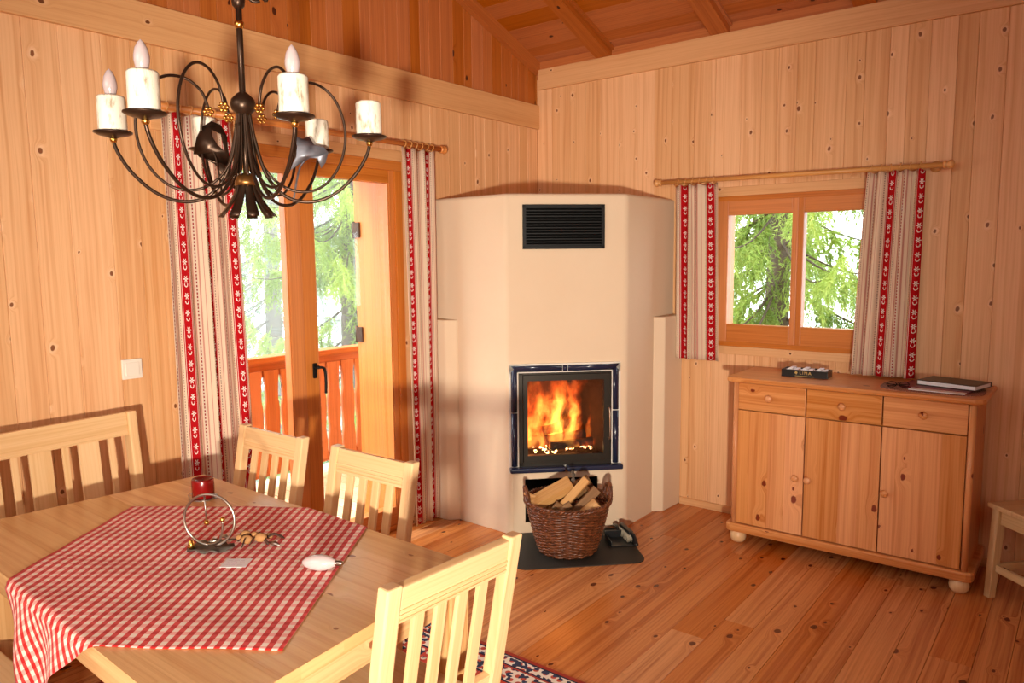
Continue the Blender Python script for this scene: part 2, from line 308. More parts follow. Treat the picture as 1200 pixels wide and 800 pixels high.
# ------------------------------------------------------------------ geometry helpers
class MB:
    def __init__(s): s.v = []; s.f = []; s.uvs = []; s.b = []; s.sm = []
    def add(s, verts, faces, uvs=None, bid=None, smooth=False, M=None):
        k = len(s.v); bid = random.random() if bid is None else bid
        if M is not None: verts = [M @ Vector(p) for p in verts]
        s.v += [tuple(p) for p in verts]
        for i, f in enumerate(faces):
            s.f.append(tuple(k + j for j in f)); s.b.append(bid); s.sm.append(smooth)
            s.uvs += uvs[i] if uvs else [(0, 0)] * len(f)
        return s
    def box(s, lo, hi, grain=None, bevel=0.0, M=None, bid=None, taper=None):
        lo = Vector(lo); hi = Vector(hi); d = hi - lo
        if grain is None: grain = max(range(3), key=lambda i: d[i])
        else: grain = 'xyz'.index(grain)
        bm = bmesh.new(); bmesh.ops.create_cube(bm, size=1.0)
        for v in bm.verts:
            t = v.co.z + .5
            v.co = Vector([lo[i] + (v.co[i] + .5) * d[i] for i in range(3)])
            if taper:
                c = (lo + hi) / 2; k = taper[0] * (1 - t) + taper[1] * t
                v.co.x = c.x + (v.co.x - c.x) * k; v.co.y = c.y + (v.co.y - c.y) * k
        if bevel > 0:
            bmesh.ops.bevel(bm, geom=list(bm.edges), offset=min(bevel, min(d) * .45), segments=2, affect='EDGES', profile=.6)
        bm.normal_update()
        ru, rv = random.random() * 20, random.random() * 20
        vs = [tuple(v.co) for v in bm.verts]; fs = []; us = []
        others = [i for i in range(3) if i != grain]
        for f in bm.faces:
            nn = [abs(x) for x in f.normal]; ax = nn.index(max(nn))
            fs.append([v.index for v in f.verts])
            if ax == grain: us.append([(v.co[others[0]] + ru, v.co[others[1]] * .3 + rv) for v in f.verts])
            else:
                w = [i for i in others if i != ax][0]
                us.append([(v.co[w] + ru + ax * .37, v.co[grain] + rv) for v in f.verts])
        bm.free()
        return s.add(vs, fs, us, bid, False, M)
    def prism(s, pts, z0, z1, M=None, bid=None, grain='y', smooth=False):
        n = len(pts); ru, rv = random.random() * 20, random.random() * 20
        vs = [(x, y, z0) for x, y in pts] + [(x, y, z1) for x, y in pts]
        def tp(p): return (p[0] + ru, p[1] + rv) if grain == 'y' else (p[1] + ru, p[0] + rv)
        fs = [list(range(n))[::-1], list(range(n, 2 * n))]
        us = [[tp(vs[i]) for i in fs[0]], [tp(vs[i]) for i in fs[1]]]
        per = 0
        for i in range(n):
            j = (i + 1) % n; L = math.dist(pts[i], pts[j])
            fs.append([i, j, n + j, n + i])
            if grain == 'z': us.append([(per + ru, z0 + rv), (per + L + ru, z0 + rv), (per + L + ru, z1 + rv), (per + ru, z1 + rv)])
            else: us.append([(z0 + ru, per + rv), (z0 + ru, per + L + rv), (z1 + ru, per + L + rv), (z1 + ru, per + rv)])
            per += L
        return s.add(vs, fs, us, bid, smooth, M)
    def tube(s, pts, r, segs=8, closed=False, M=None, bid=None, cap=True, flat=1.0):
        pts = [Vector(p) for p in pts]; n = len(pts)
        rr = r if isinstance(r, (list, tuple)) else [r] * n
        tang = []
        for i in range(n):
            a = pts[(i - 1) % n] if (closed or i > 0) else pts[i]; c = pts[(i + 1) % n] if (closed or i < n - 1) else pts[i]
            t = (c - a); tang.append(t.normalized() if t.length > 1e-9 else Vector((0, 0, 1)))
        nrm = tang[0].orthogonal().normalized(); vs = []; dist = 0; ds = []
        for i in range(n):
            t = tang[i]; nrm = (nrm - t * nrm.dot(t)); nrm = nrm.normalized() if nrm.length > 1e-6 else t.orthogonal().normalized()
            bn = t.cross(nrm)
            if i: dist += (pts[i] - pts[i - 1]).length
            ds.append(dist)
            for k in range(segs):
                a = 2 * PI * k / segs; vs.append(pts[i] + (nrm * math.cos(a) + bn * math.sin(a) * flat) * rr[i])
        fs = []; us = []; ru, rv = random.random() * 9, random.random() * 9; C = 2 * PI * max(rr)
        for i in range(n if closed else n - 1):
            j = (i + 1) % n
            for k in range(segs):
                q = (k + 1) % segs; fs.append([i * segs + k, i * segs + q, j * segs + q, j * segs + k])
                u0, u1 = k / segs * C + ru, (k + 1) / segs * C + ru; v0 = ds[i] + rv; v1 = (ds[j] if j else dist) + rv
                us.append([(u0, v0), (u1, v0), (u1, v1), (u0, v1)])
        if cap and not closed:
            fs.append(list(range(segs))[::-1]); us.append([(ru + .01 * k, rv) for k in range(segs)])
            fs.append([(n - 1) * segs + k for k in range(segs)]); us.append([(ru + .01 * k, rv) for k in range(segs)])
        return s.add(vs, fs, us, bid, True, M)
    def lathe(s, prof, segs=24, c=(0, 0, 0), M=None, bid=None, smooth=True):
        vs = []; fs = []; us = []; ru, rv = random.random() * 9, random.random() * 9
        for r, z in prof:
            for k in range(segs):
                a = 2 * PI * k / segs; vs.append((c[0] + r * math.cos(a), c[1] + r * math.sin(a), c[2] + z))
        for i in range(len(prof) - 1):
            for k in range(segs):
                q = (k + 1) % segs; fs.append([i * segs + k, i * segs + q, (i + 1) * segs + q, (i + 1) * segs + k])
                us.append([(k * .01 + ru, prof[i][1] + rv), (k * .01 + .01 + ru, prof[i][1] + rv), (k * .01 + .01 + ru, prof[i + 1][1] + rv), (k * .01 + ru, prof[i + 1][1] + rv)])
        if prof[0][0] > 1e-4: fs.append(list(range(segs))[::-1]); us.append([(0, 0)] * segs)
        if prof[-1][0] > 1e-4: fs.append([(len(prof) - 1) * segs + k for k in range(segs)]); us.append([(0, 0)] * segs)
        return s.add(vs, fs, us, bid, smooth, M)
    def ball(s, c, r, segs=14, sq=(1, 1, 1), M=None):
        vs = []; n = segs // 2 + 1
        prof = [(max(1e-5, math.sin(PI * i / n)) * r, -math.cos(PI * i / n) * r) for i in range(n + 1)]
        k0 = len(s.v); s.lathe(prof, segs, (0, 0, 0))
        for i in range(k0, len(s.v)):
            p = Vector((s.v[i][0] * sq[0], s.v[i][1] * sq[1], s.v[i][2] * sq[2]))
            if M is not None: p = M @ p
            s.v[i] = tuple(p + Vector(c))
        return s
    def build(s, name, mat, parent=None, loc=None, mods=None):
        me = bpy.data.meshes.new(name); me.from_pydata(s.v, [], s.f)
        uvl = me.uv_layers.new(name='UVMap'); uvl.data.foreach_set('uv', [c for p in s.uvs for c in p])
        at = me.attributes.new('bid', 'FLOAT', 'FACE'); at.data.foreach_set('value', s.b)
        me.polygons.foreach_set('use_smooth', s.sm); me.update()
        me.materials.append(MAT[mat] if isinstance(mat, str) else mat)
        o = bpy.data.objects.new(name, me); COL.objects.link(o)
        if parent: o.parent = parent
        if loc is not None:   # vertices were given in the parent's / world frame; move the origin
            L = Vector(loc)
            me.transform(Matrix.Translation(-L)); o.location = L
        if mods == 'solid':
            md = o.modifiers.new('thickness', 'SOLIDIFY'); md.thickness = .0022; md.offset = 0
        return o
def fixn(o):
    bm = bmesh.new(); bm.from_mesh(o.data); bmesh.ops.recalc_face_normals(bm, faces=bm.faces); bm.to_mesh(o.data); bm.free(); return o
def tag(o, label=None, cat=None, group=None, kind=None):
    if label: o['label'] = label
    if cat: o['category'] = cat
    if group: o['group'] = group
    if kind: o['kind'] = kind
    return o
def empty(name, loc, rz=0, label=None, cat=None, group=None, kind=None):
    o = bpy.data.objects.new(name, None); COL.objects.link(o); o.empty_display_size = .1
    o.location = loc; o.rotation_euler = (0, 0, rz)
    return tag(o, label, cat, group, kind)
def copy_tree(o, parent=None, kids=None):
    c = o.copy(); COL.objects.link(c); c.parent = parent
    for ch in list(o.children): copy_tree(ch, c)
    return c
def struct(o): o['kind'] = 'structure'; return o
def T(x, y, z): return Matrix.Translation((x, y, z))
def RZ(a): return Matrix.Rotation(a, 4, 'Z')
def RX(a): return Matrix.Rotation(a, 4, 'X')
def RY(a): return Matrix.Rotation(a, 4, 'Y')
def smoothpts(pts, n=8, closed=False):
    P = [Vector(p) for p in pts]; N = len(P); out = []
    rngi = range(N if closed else N - 1)
    for i in rngi:
        p0 = P[(i - 1) % N] if (closed or i > 0) else P[0]; p1 = P[i]; p2 = P[(i + 1) % N]
        p3 = P[(i + 2) % N] if (closed or i + 2 < N) else P[-1]
        for k in range(n):
            t = k / n
            out.append(.5 * ((2 * p1) + (-p0 + p2) * t + (2 * p0 - 5 * p1 + 4 * p2 - p3) * t * t + (-p0 + 3 * p1 - 3 * p2 + p3) * t ** 3))
    if not closed: out.append(P[-1])
    return out

# ------------------------------------------------------------------ room shell
RX1, RY1 = 5.2, -6.6           # room runs x 0..5.2, y 0..-6.6
SL = .36; ZC = 2.967; YR = -3.3
def roofz(y): return ZC + SL * (-y) if y > YR else ZC + SL * (-YR) - SL * (YR - y)
DY0, DY1, DZ = -2.715, -1.34, 2.16           # door opening in the left wall
WX0, WX1, WZ0, WZ1 = 1.33, 2.37, 1.055, 1.96  # window opening in the right wall

def boards(mb, axis, a0, a1, z0f, z1f, wmin, wmax, plane, side, hole=None, thick=.02):
    """vertical boards from a0 to a1; V grooves come from bevelled board edges"""
    p = a0
    while p < a1 - 1e-4:
        w = random.uniform(wmin, wmax); q = min(a1, p + w)
        if a1 - q < .04: q = a1
        if hole:
            for h in (hole[0], hole[1]):
                if p < h < q: q = h
        segs = [(z0f(p, q), z1f(p, q))]
        if hole and p >= hole[0] - 1e-4 and q <= hole[1] + 1e-4:
            segs = [(a, b) for a, b in ((z0f(p, q), hole[2]), (hole[3], z1f(p, q))) if b - a > .01]
        bid = random.random()
        for a, b_ in segs:
            if isinstance(b_, tuple): zt = b_
            else: zt = (b_, b_)
            g_ = .0018; lo, hi = p + .0003, q - .0003
            prof = [(lo, -.0022), (lo + g_, 0), (hi - g_, 0), (hi, -.0022)]
            ru, rv = random.random() * 20, random.random() * 20
            vs = []; 
            for (s_, d_) in prof:
                f_ = (s_ - p) / (q - p); top = zt[0] * (1 - f_) + zt[1] * f_
                for z in (a, top):
                    vs.append((plane + side * d_, s_, z) if axis == 'y' else (s_, plane + side * d_, z))
            # back
            bk = []
            for s_ in (lo, hi):
                f_ = (s_ - p) / (q - p); top = zt[0] * (1 - f_) + zt[1] * f_
                for z in (a, top): bk.append((plane - side * thick, s_, z) if axis == 'y' else (s_, plane - side * thick, z))
            vs += bk
            fs = [[0, 2, 3, 1], [2, 4, 5, 3], [4, 6, 7, 5], [8, 0, 1, 9], [6, 10, 11, 7], [10, 8, 9, 11]]
            ax = 1 if axis == 'y' else 0
            us = [[(vs[i][ax] + ru, vs[i][2] + rv) for i in f] for f in fs]
            mb.add(vs, fs, us, bid)
        p = q

ZL1, ZL0 = 2.672, 2.51
mb = MB(); boards(mb, 'y', RY1, 0, lambda p, q: 0, lambda p, q: 2.60, .085, .165, 0, 1, (DY0, DY1, 0, DZ))
wall_left = struct(fixn(mb.build('wall_left', 'spruce')))
mb = MB(); boards(mb, 'y', RY1, 0, lambda p, q: 2.60, lambda p, q: (roofz(p) + .05, roofz(q) + .05), .07, .12, -.012, 1)
struct(fixn(mb.build('wall_left_gable', 'old_pine', wall_left)))
mb = MB(); mb.box((0, RY1, ZL0), (.022, -.0, ZL1), 'y', .003)
struct(mb.build('trim_1', 'spruce_strip'))
mb = MB()   # barge strip that follows the roof slope
for (ya, yb) in ((0, YR), (YR, RY1)):
    za, zb = roofz(ya), roofz(yb)
    vs = []
    for x in (-.01, .03):
        vs += [(x, ya, za - .085), (x, ya, za + .02), (x, yb, zb + .02), (x, yb, zb - .085)]
    fs = [[0, 1, 2, 3], [7, 6, 5, 4], [0, 3, 7, 4], [1, 5, 6, 2], [0, 4, 5, 1], [3, 2, 6, 7]]
    us = [[(vs[i][2] - SL * abs(vs[i][1]) * (1 if ya == 0 else -1), vs[i][1]) for i in f] for f in fs]
    mb.add(vs, fs, us)
struct(fixn(mb.build('trim_2', 'old_pine')))
# structural wall behind the cladding, left (0.35 m thick with the door opening)
mb = MB()
OY0, OY1, OZ = DY0 + .03, DY1 - .06, DZ - .05
mb.box((-.35, RY1, -.1), (-.021, OY0, 4.3), 'y'); mb.box((-.35, OY1, -.1), (-.021, .35, 4.3), 'z'); mb.box((-.35, OY0, OZ), (-.021, OY1, 4.3), 'y')
mb.box((-.35, OY0, -.1), (-.021, OY1, -.004), 'y')
struct(mb.build('wall_left_outside', 'frame', wall_left))

mb = MB(); boards(mb, 'x', 0, RX1, lambda p, q: 0, lambda p, q: 2.85, .085, .165, 0, -1, (WX0, WX1, WZ0, WZ1))
wall_right = struct(fixn(mb.build('wall_right', 'spruce')))
mb = MB(); mb.box((0.022, -.022, 2.776), (RX1, 0, 2.912), 'x', .003); struct(mb.build('trim_3', 'spruce_strip'))
mb = MB(); mb.box((0, -.004, 2.85), (RX1, .02, 3.1), 'x'); struct(mb.build('trim_4', 'old_pine'))
mb = MB(); mb.box((1.14, -.014, .0), (RX1, 0, .045), 'x', .003); struct(mb.build('baseboard_right', 'spruce_strip'))
mb = MB(); mb.box((0, DY1 + .002, .0), (.014, -1.16, .045), 'y', .003); mb.box((0, RY1, 0), (.014, DY0 - .002, .045), 'y', .003); struct(mb.build('baseboard_left', 'spruce_strip'))
mb = MB()
mb.box((-.35, .021, -.1), (WX0 - .0, .35, 3.2), 'x'); mb.box((WX1, .021, -.1), (RX1 + .3, .35, 3.2), 'x')
mb.box((WX0, .021, WZ1), (WX1, .35, 3.2), 'x'); mb.box((WX0, .021, -.1), (WX1, .35, WZ0), 'x')
struct(mb.build('wall_right_outside', 'frame', wall_right))
mb = MB(); boards(mb, 'y', RY1, 0, lambda p, q: 0, lambda p, q: (roofz(p) + .05, roofz(q) + .05), .085, .165, RX1, -1); struct(fixn(mb.build('wall_far', 'spruce')))
mb = MB(); boards(mb, 'x', 0, RX1, lambda p, q: 0, lambda p, q: 3.05, .085, .165, RY1, 1); struct(fixn(mb.build('wall_near', 'spruce')))

# floor planks along y
mb = MB(); x = -.02
while x < RX1:
    w = random.choice((.115, .135, .15)); y = RY1
    while y < .02:
        L = random.uniform(2.2, 4.2); y2 = min(.02, y + L)
        mb.box((x + .0007, y + .0005, -.03), (x + w - .0007, y2 - .0005, 0), 'y', .0018); y = y2
    x += w
struct(mb.build('floor', 'floor'))
mb = MB(); mb.box((-.3, RY1 - .2, -.12), (RX1 + .2, .3, -.034), 'y'); struct(mb.build('floor_base', 'black'))

# ceiling boards (run along x) and rafters
mb = MB()
def sloped(mb, x0, x1, ya, yb, dz0, dz1, side=0):
    """slab between heights roof+dz0 and roof+dz1"""
    vs = []
    for x in (x0, x1):
        for y in (ya, yb):
            for dz in (dz0, dz1):
                zz = ZC + SL * (-y) if side == 0 else ZC + SL * (-YR) - SL * (YR - y)
                vs.append((x, y, zz + dz))
    fs = [[0, 1, 3, 2], [4, 6, 7, 5], [0, 4, 5, 1], [2, 3, 7, 6], [0, 2, 6, 4], [1, 5, 7, 3]]
    return vs, fs
for side, (s0, s1) in enumerate(((.02, YR), (YR, RY1 - .05))):
    y = s0
    while y > s1 + 1e-3:
        y2 = max(s1, y - random.choice((.09, .11, .125)))
        vs, fs = sloped(mb, -.02, RX1 + .02, y - .001, y2 + .001, 0, .02, side)
        ru, rv = random.random() * 20, random.random() * 20
        mb.add(vs, fs, [[(vs[i][1] + ru, vs[i][0] + rv) for i in f] for f in fs])
        y = y2
vs, fs = sloped(mb, -.3, RX1 + .3, .35, YR, .022, .08, 0); mb.add(vs, fs)
vs, fs = sloped(mb, -.3, RX1 + .3, YR, RY1 - .3, .022, .08, 1); mb.add(vs, fs)
struct(fixn(mb.build('ceiling', 'ceiling')))
for i, xr in enumerate((.555, 1.355, 2.155, 2.955, 3.755, 4.555)):
    mb = MB()
    for side, (s0, s1) in enumerate(((0, YR), (YR, RY1))):
        for (xa, xb, dz) in ((xr - .055, xr + .055, -.062), (xr + .055, xr + .072, -.02)):
            vs, fs = sloped(mb, xa, xb, s0, s1, dz, .0, side); ru, rv = random.random() * 20, random.random() * 20
            mb.add(vs, fs, [[(vs[i][0] + vs[i][2] + SL * vs[i][1] + ru, vs[i][1] + rv) for i in f] for f in fs])
    struct(fixn(mb.build('trim_%d' % (5 + i), 'ceiling')))

# ------------------------------------------------------------------ balcony door (left wall)
door = empty('door_1', (0, -2.05, 0), kind='structure')
def dloc(mb, name, mat, parent=door):
    o = mb.build(name, mat); o.parent = parent; o.location = (0, 2.05, 0) if parent == door else (0, 0, 0); return o
mb = MB()
for a, b_ in ((DY0, DY0 + .055), (DY1 - .055, DY1)): mb.box((-.09, a, 0), (.006, b_, DZ - .055), 'z', .003)
mb.box((-.09, DY0, DZ - .055), (.006, DY1, DZ), 'y', .003); mb.box((-.09, DY0, 0), (.0, DY1, .03), 'y', .003)
dloc(mb, 'door_frame', 'frame')
YM = -2.043
for nm, a, b_ in (('left', DY0 + .04, YM), ('right', YM, DY1 - .035)):
    leaf = None
    sw = .078 if nm == 'left' else .078
    mb = MB()
    lw = .055
    s0 = lw if nm == 'left' else .080
    s1 = .080 if nm == 'left' else lw
    mb.box((-.07, a, .03), (-.008, a + s0, 2.11), 'z', .004); mb.box((-.07, b_ - s1, .03), (-.008, b_, 2.11), 'z', .004)
    mb.box((-.07, a + s0, 2.035), (-.008, b_ - s1, 2.11), 'y', .004); mb.box((-.07, a + s0, .03), (-.008, b_ - s1, .135), 'y', .004)
    for c_ in (a + s0, b_ - s1 - .008): mb.box((-.06, c_, .135), (-.0125, c_ + .008, 2.035), 'z', .002)
    leaf = dloc(mb, 'door_leaf', 'frame')
    g1 = MB(); g1.box((-.042, a + s0, .135), (-.036, b_ - s1, 2.035), 'z'); dloc(g1, 'pane', 'glass', leaf)
    if nm == 'right':
        h = MB(); hy = YM + .05
        h.box((-.008, hy - .012, .985), (.004, hy + .012, 1.065), 'z', .006)
        h.tube([(.0, hy, 1.045), (.035, hy, 1.045)], .008, 10)
        h.tube(smoothpts([(.035, hy, 1.045), (.042, hy + .02, 1.042), (.044, hy + .030, 1.02), (.044, hy + .033, .97), (.040, hy + .033, .905)], 6), .0075, 10)
        dloc(h, 'door_handle', 'black', leaf)
mb = MB(); mb.box((0, DY0 - .08, DZ), (.012, DY1 + .08, DZ + .06), 'y', .002); dloc(mb, 'lintel_board', 'spruce_strip')
for hz in (1.78, 1.15, .35):
    mb = MB(); mb.tube([(-.355, OY1 - .004, hz - .05), (-.355, OY1 - .004, hz + .05)], .009, 10); mb.box((-.36, OY1 - .012, hz - .045), (-.30, OY1 - .001, hz + .045), 'z', .001)
    dloc(mb, 'hinge', 'iron')

# ------------------------------------------------------------------ window (right wall)
win = empty('window_1', (1.85, 0, WZ0), kind='structure')
def wbuild(mb, name, mat, parent=win):
    o = mb.build(name, mat); o.parent = parent; o.location = (-1.85, 0, -WZ0) if parent == win else (0, 0, 0); return o
mb = MB()
mb.box((WX0, -.012, WZ1 - .03), (WX1, .10, WZ1), 'x', .003); mb.box((WX0, -.012, WZ0), (WX1, .10, WZ0 + .03), 'x', .003)
for a in (WX0, WX1 - .03): mb.box((a, -.012, WZ0 + .03), (a + .03, .10, WZ1 - .03), 'z', .003)
wbuild(mb, 'window_frame', 'frame')
for a, b_, s0, s1 in ((WX0 + .025, 1.842, .075, .033), (1.842, WX1 - .025, .033, .075)):
    mb = MB(); z0, z1 = WZ0 + .02, WZ1 - .02
    mb.box((a, -.008, z0), (a + s0, .055, z1), 'z', .004); mb.box((b_ - s1, -.008, z0), (b_, .055, z1), 'z', .004)
    mb.box((a + s0, -.008, 1.847), (b_ - s1, .055, z1), 'x', .004); mb.box((a + s0, -.008, z0), (b_ - s1, .055, 1.19), 'x', .004)
    sash = wbuild(mb, 'sash', 'frame')
    mb = MB(); mb.box((a + s0, .02, 1.19), (b_ - s1, .026, 1.847), 'z'); wbuild(mb, 'pane', 'glass', sash)
mb = MB(); mb.box((WX0 - .10, -.014, WZ1), (WX1 + .10, 0, WZ1 + .055), 'x', .002); mb.box((WX0 - .06, -.014, WZ0 - .05), (WX1 + .06, 0, WZ0), 'x', .002)
wbuild(mb, 'casing_board', 'spruce_strip')

# ------------------------------------------------------------------ corner fireplace
FC = 1.685
def dg(s, c, z=0):    # s runs left-to-right along the diagonal front, c is the distance scale x-y
    return Vector(((c + s * 2 ** .5) / 2, (s * 2 ** .5 - c) / 2, z))
fire = empty('corner_fireplace', (0.45, -0.45, 0), 0, 'cream plastered corner fireplace with a blue tiled stove door', 'fireplace')
def fb(mb, name, mat, parent=fire, fix=False):
    o = mb.build(name, mat); o.parent = parent; o.location = (-.45, .45, 0) if parent == fire else (0, 0, 0)
    return fixn(o) if fix else o
FT = 1.963
SLF, SRT = -.372, .330
# body with a firebox hole and a wood niche hole: front wall is built of pieces around the holes
HS0, HS1, HZ0, HZ1 = -.297, .247, .405, .952      # stove opening
NS0, NS1, NZ0, NZ1 = -.272, .159, .065, .324      # lower niche
def dpoly(mb, pts, z0, z1): mb.prism([tuple(dg(s, c)[:2]) for s, c in pts], z0, z1)
bm_pts = [(0, -1.085), tuple(dg(SLF, FC)[:2]), tuple(dg(SRT, FC)[:2]), (1.07, 0), (0, 0)]
mb = MB()
def quadw(mb, P): mb.add(P, [[0, 1, 2, 3]], [[(0, 0)] * 4])
def fr(s, z, c=FC): return dg(s, c, z)
ss_ = [SLF, HS0, NS0, NS1, HS1, SRT]; zz_ = [0, NZ0, NZ1, HZ0, HZ1, FT]
def hole(sm, zm): return (HS0 < sm < HS1 and HZ0 < zm < HZ1) or (NS0 < sm < NS1 and NZ0 < zm < NZ1)
bmf = bmesh.new()
def bq(P):
    vs = [bmf.verts.new(p) for p in P]; bmf.faces.new(vs)
for i in range(5):
    for j in range(5):
        if hole((ss_[i] + ss_[i + 1]) / 2, (zz_[j] + zz_[j + 1]) / 2): continue
        bq([fr(ss_[i], zz_[j]), fr(ss_[i + 1], zz_[j]), fr(ss_[i + 1], zz_[j + 1]), fr(ss_[i], zz_[j + 1])])
def V3(p, z): return Vector((p[0], p[1], z))
LF, RF = bm_pts[1], bm_pts[2]
for (p, q) in ((bm_pts[0], LF), (RF, bm_pts[3])):
    for j in range(5): bq([V3(p, zz_[j]), V3(q, zz_[j]), V3(q, zz_[j + 1]), V3(p, zz_[j + 1])])
for i in range(5): bq([fr(ss_[i], FT), fr(ss_[i + 1], FT), Vector((0.001, -.001, FT))])
bq([V3(bm_pts[0], FT), V3(LF, FT), Vector((0.001, -.001, FT))]); bq([V3(RF, FT), V3(bm_pts[3], FT), Vector((0.001, -.001, FT))])
bmesh.ops.remove_doubles(bmf, verts=bmf.verts, dist=1e-5)
edges = [e for e in bmf.edges if len(e.link_faces) == 2 and e.calc_face_angle(0) > .3]
bmesh.ops.bevel(bmf, geom=edges, offset=.022, segments=4, affect='EDGES', profile=.5)
bmesh.ops.recalc_face_normals(bmf, faces=bmf.faces)
me = bpy.data.meshes.new('body'); bmf.to_mesh(me); bmf.free(); me.materials.append(MAT['plaster'])
for p in me.polygons: p.use_smooth = len(p.vertices) == 4 and p.area < .02
body = bpy.data.objects.new('body', me); COL.objects.link(body); body.parent = fire; body.location = (-.45, .45, 0)
# niche interior (dark box)
def inner_box(s0, s1, z0, z1, c1, mat, name, shrink=.8):
    mb = MB(); k = shrink
    A = [dg(s0, FC + .001, z0), dg(s1, FC + .001, z0), dg(s1, FC + .001, z1), dg(s0, FC + .001, z1)]
    sm = (s0 + s1) / 2
    B = [dg(sm + (s - sm) * k, c1, z) for s, z in ((s0, z0), (s1, z0), (s1, z1), (s0, z1))]
    # thick shell so that the box is a solid lining
    A2 = [dg(sm + (s - sm) * 1.0, FC - .002, zc) for s, zc in ((s0 - .012, z0 - .012), (s1 + .012, z0 - .012), (s1 + .012, z1 + .012), (s0 - .012, z1 + .012))]
    B2 = [dg(sm + (s - sm) * k, c1 - .03, zc) for s, zc in ((s0 - .015, z0 - .012), (s1 + .015, z0 - .012), (s1 + .015, z1 + .012), (s0 - .015, z1 + .012))]
    vs = A + B + A2 + B2
    fs = []
    for i in range(4):
        j = (i + 1) % 4
        fs += [[i, j, 4 + j, 4 + i], [8 + i, 12 + i, 12 + j, 8 + j], [i, 8 + i, 8 + j, j]]
    fs += [[4, 5, 6, 7], [15, 14, 13, 12]]
    mb.add(vs, fs); return fb(mb, name, mat, fire, True)
inner_box(NS0, NS1, NZ0, NZ1, 1.15, 'black', 'wood_niche')
inner_box(HS0 + .03, HS1 - .03, HZ0 + .03, HZ1 - .03, .95, 'firebrick', 'firebox', .72)
# low side ledges
for pl, zt_ in (([(0, -1.16), (.145, -1.152), (.195, -1.10), (.195, -1.05), (0, -1.05)], 1.238), ([(1.03, 0), (1.03, -.27), (1.075, -.27), (1.13, -.225), (1.138, 0)], 1.236)):
    mb = MB(); mb.prism(pl, 0, zt_)
    lo_ = fb(mb, 'side_ledge', 'plaster', fire, True); md = lo_.modifiers.new('soft', 'BEVEL'); md.width = .008; md.segments = 3; md.limit_method = 'ANGLE'
# slightly raised lower panel
mb = MB()
def slab(mb, s0, s1, z0, z1, c0, c1, bid=.5):
    P = [dg(s, c, z) for z in (z0, z1) for (s, c) in ((s0, c0), (s1, c0), (s1, c1), (s0, c1))]
    mb.add(P, [[3, 2, 1, 0], [4, 5, 6, 7], [0, 1, 5, 4], [1, 2, 6, 5], [2, 3, 7, 6], [3, 0, 4, 7]], None, bid)
c0, c1 = FC - .004, FC + .012
slab(mb, -.345, NS0, .0, .372, c0, c1); slab(mb, NS1, .285, 0, .372, c0, c1); slab(mb, NS0, NS1, 0, NZ0, c0, c1); slab(mb, NS0, NS1, NZ1, .372, c0, c1)
fb(mb, 'lower_panel', 'plaster', fire, True)
# upper vent
vent = MB(); vs0, vs1, vz0, vz1 = -.275, .194, 1.652, 1.899
for a in ((vs0, vs1, vz0, vz0 + .016), (vs0, vs1, vz1 - .016, vz1), (vs0, vs0 + .018, vz0, vz1), (vs1 - .018, vs1, vz0, vz1)): slab(vent, *a, FC - .002, FC + .028)
vo = fb(vent, 'vent_grille', 'black', fire, True)
mb = MB(); slab(mb, vs0, vs1, vz0, vz1, FC - .001, FC + .004)
for k in range(13):
    z = vz0 + .022 + k * (vz1 - vz0 - .04) / 13
    P = [dg(vs0 + .018, FC + .006, z + .010), dg(vs1 - .018, FC + .006, z + .010), dg(vs1 - .018, FC + .022, z), dg(vs0 + .018, FC + .022, z)]
    P += [p + Vector((0, 0, .004)) for p in P]
    mb.add(P, [[3, 2, 1, 0], [4, 5, 6, 7], [0, 1, 5, 4], [1, 2, 6, 5], [2, 3, 7, 6], [3, 0, 4, 7]])
fb(mb, 'louvre', 'black', vo, True)
# blue tile surround: half-round glazed tiles
TS0, TS1, TZ0, TZ1, TW = -.355, .285, .40, .995, .046
gm = MB()
for a in ((TS0 - .006, TS1 + .006, TZ1 - TW, TZ1 + .006), (TS0 - .006, TS0 + TW, TZ0, TZ1), (TS1 - TW, TS1 + .006, TZ0, TZ1)): slab(gm, *a, FC - .001, FC + .020)
slab(gm, TS0 - .008, TS1 + .016, .365, .405, FC - .001, FC + .012)
fb(gm, 'grout', 'grout', fire, True)
def halfround(mb, p0, p1, w, up_):
    """half-round bar between two (s,z) points on the front face"""
    d = Vector((p1[0] - p0[0], p1[1] - p0[1])).normalized(); nrm = Vector((-d.y, d.x)); N = 10
    vs = []; 
    for (s, z), off in ((p0, up_[0]), (p1, up_[1])):
        for k in range(N + 1):
            a = PI * k / N; q = math.cos(a) * w / 2; h = .006 + math.sin(a) * .022
            so = q * off
            P = dg(s + nrm.x * q + d.x * so, FC + h * 1.414, z + nrm.y * q + d.y * so); vs.append(P)
    fs = [[k, k + 1, N + 2 + k, N + 1 + k] for k in range(N)] + [list(range(N + 1)), list(range(N + 1, 2 * N + 2))[::-1]]
    mb.add(vs, fs, None, None, True)
hw = TW / 2 - .001; gap = .0032
tile_runs = []
zm = .72
L_, R_ = TS0 + hw, TS1 - hw; TT = TZ1 - hw
smid = (TS0 + TS1) / 2
for p0, p1, o_ in (((L_, TZ0 + .006), (L_, zm - gap), (0, 0)), ((L_, zm + gap), (L_, TT), (0, -1)),
                  ((R_, TZ0 + .006), (R_, zm - gap), (0, 0)), ((R_, zm + gap), (R_, TT), (0, 1)),
                  ((L_, TT), (smid - .018, TT), (-1, 0)), ((smid - .014, TT), (smid + .012, TT), (0, 0)), ((smid + .016, TT), (R_, TT), (0, 1))):
    mb = MB(); halfround(mb, p0, p1, TW - .006, (o_[0] * 1.0, o_[1] * 1.0)); fb(mb, 'glazed_tile', 'tile', fire, True)
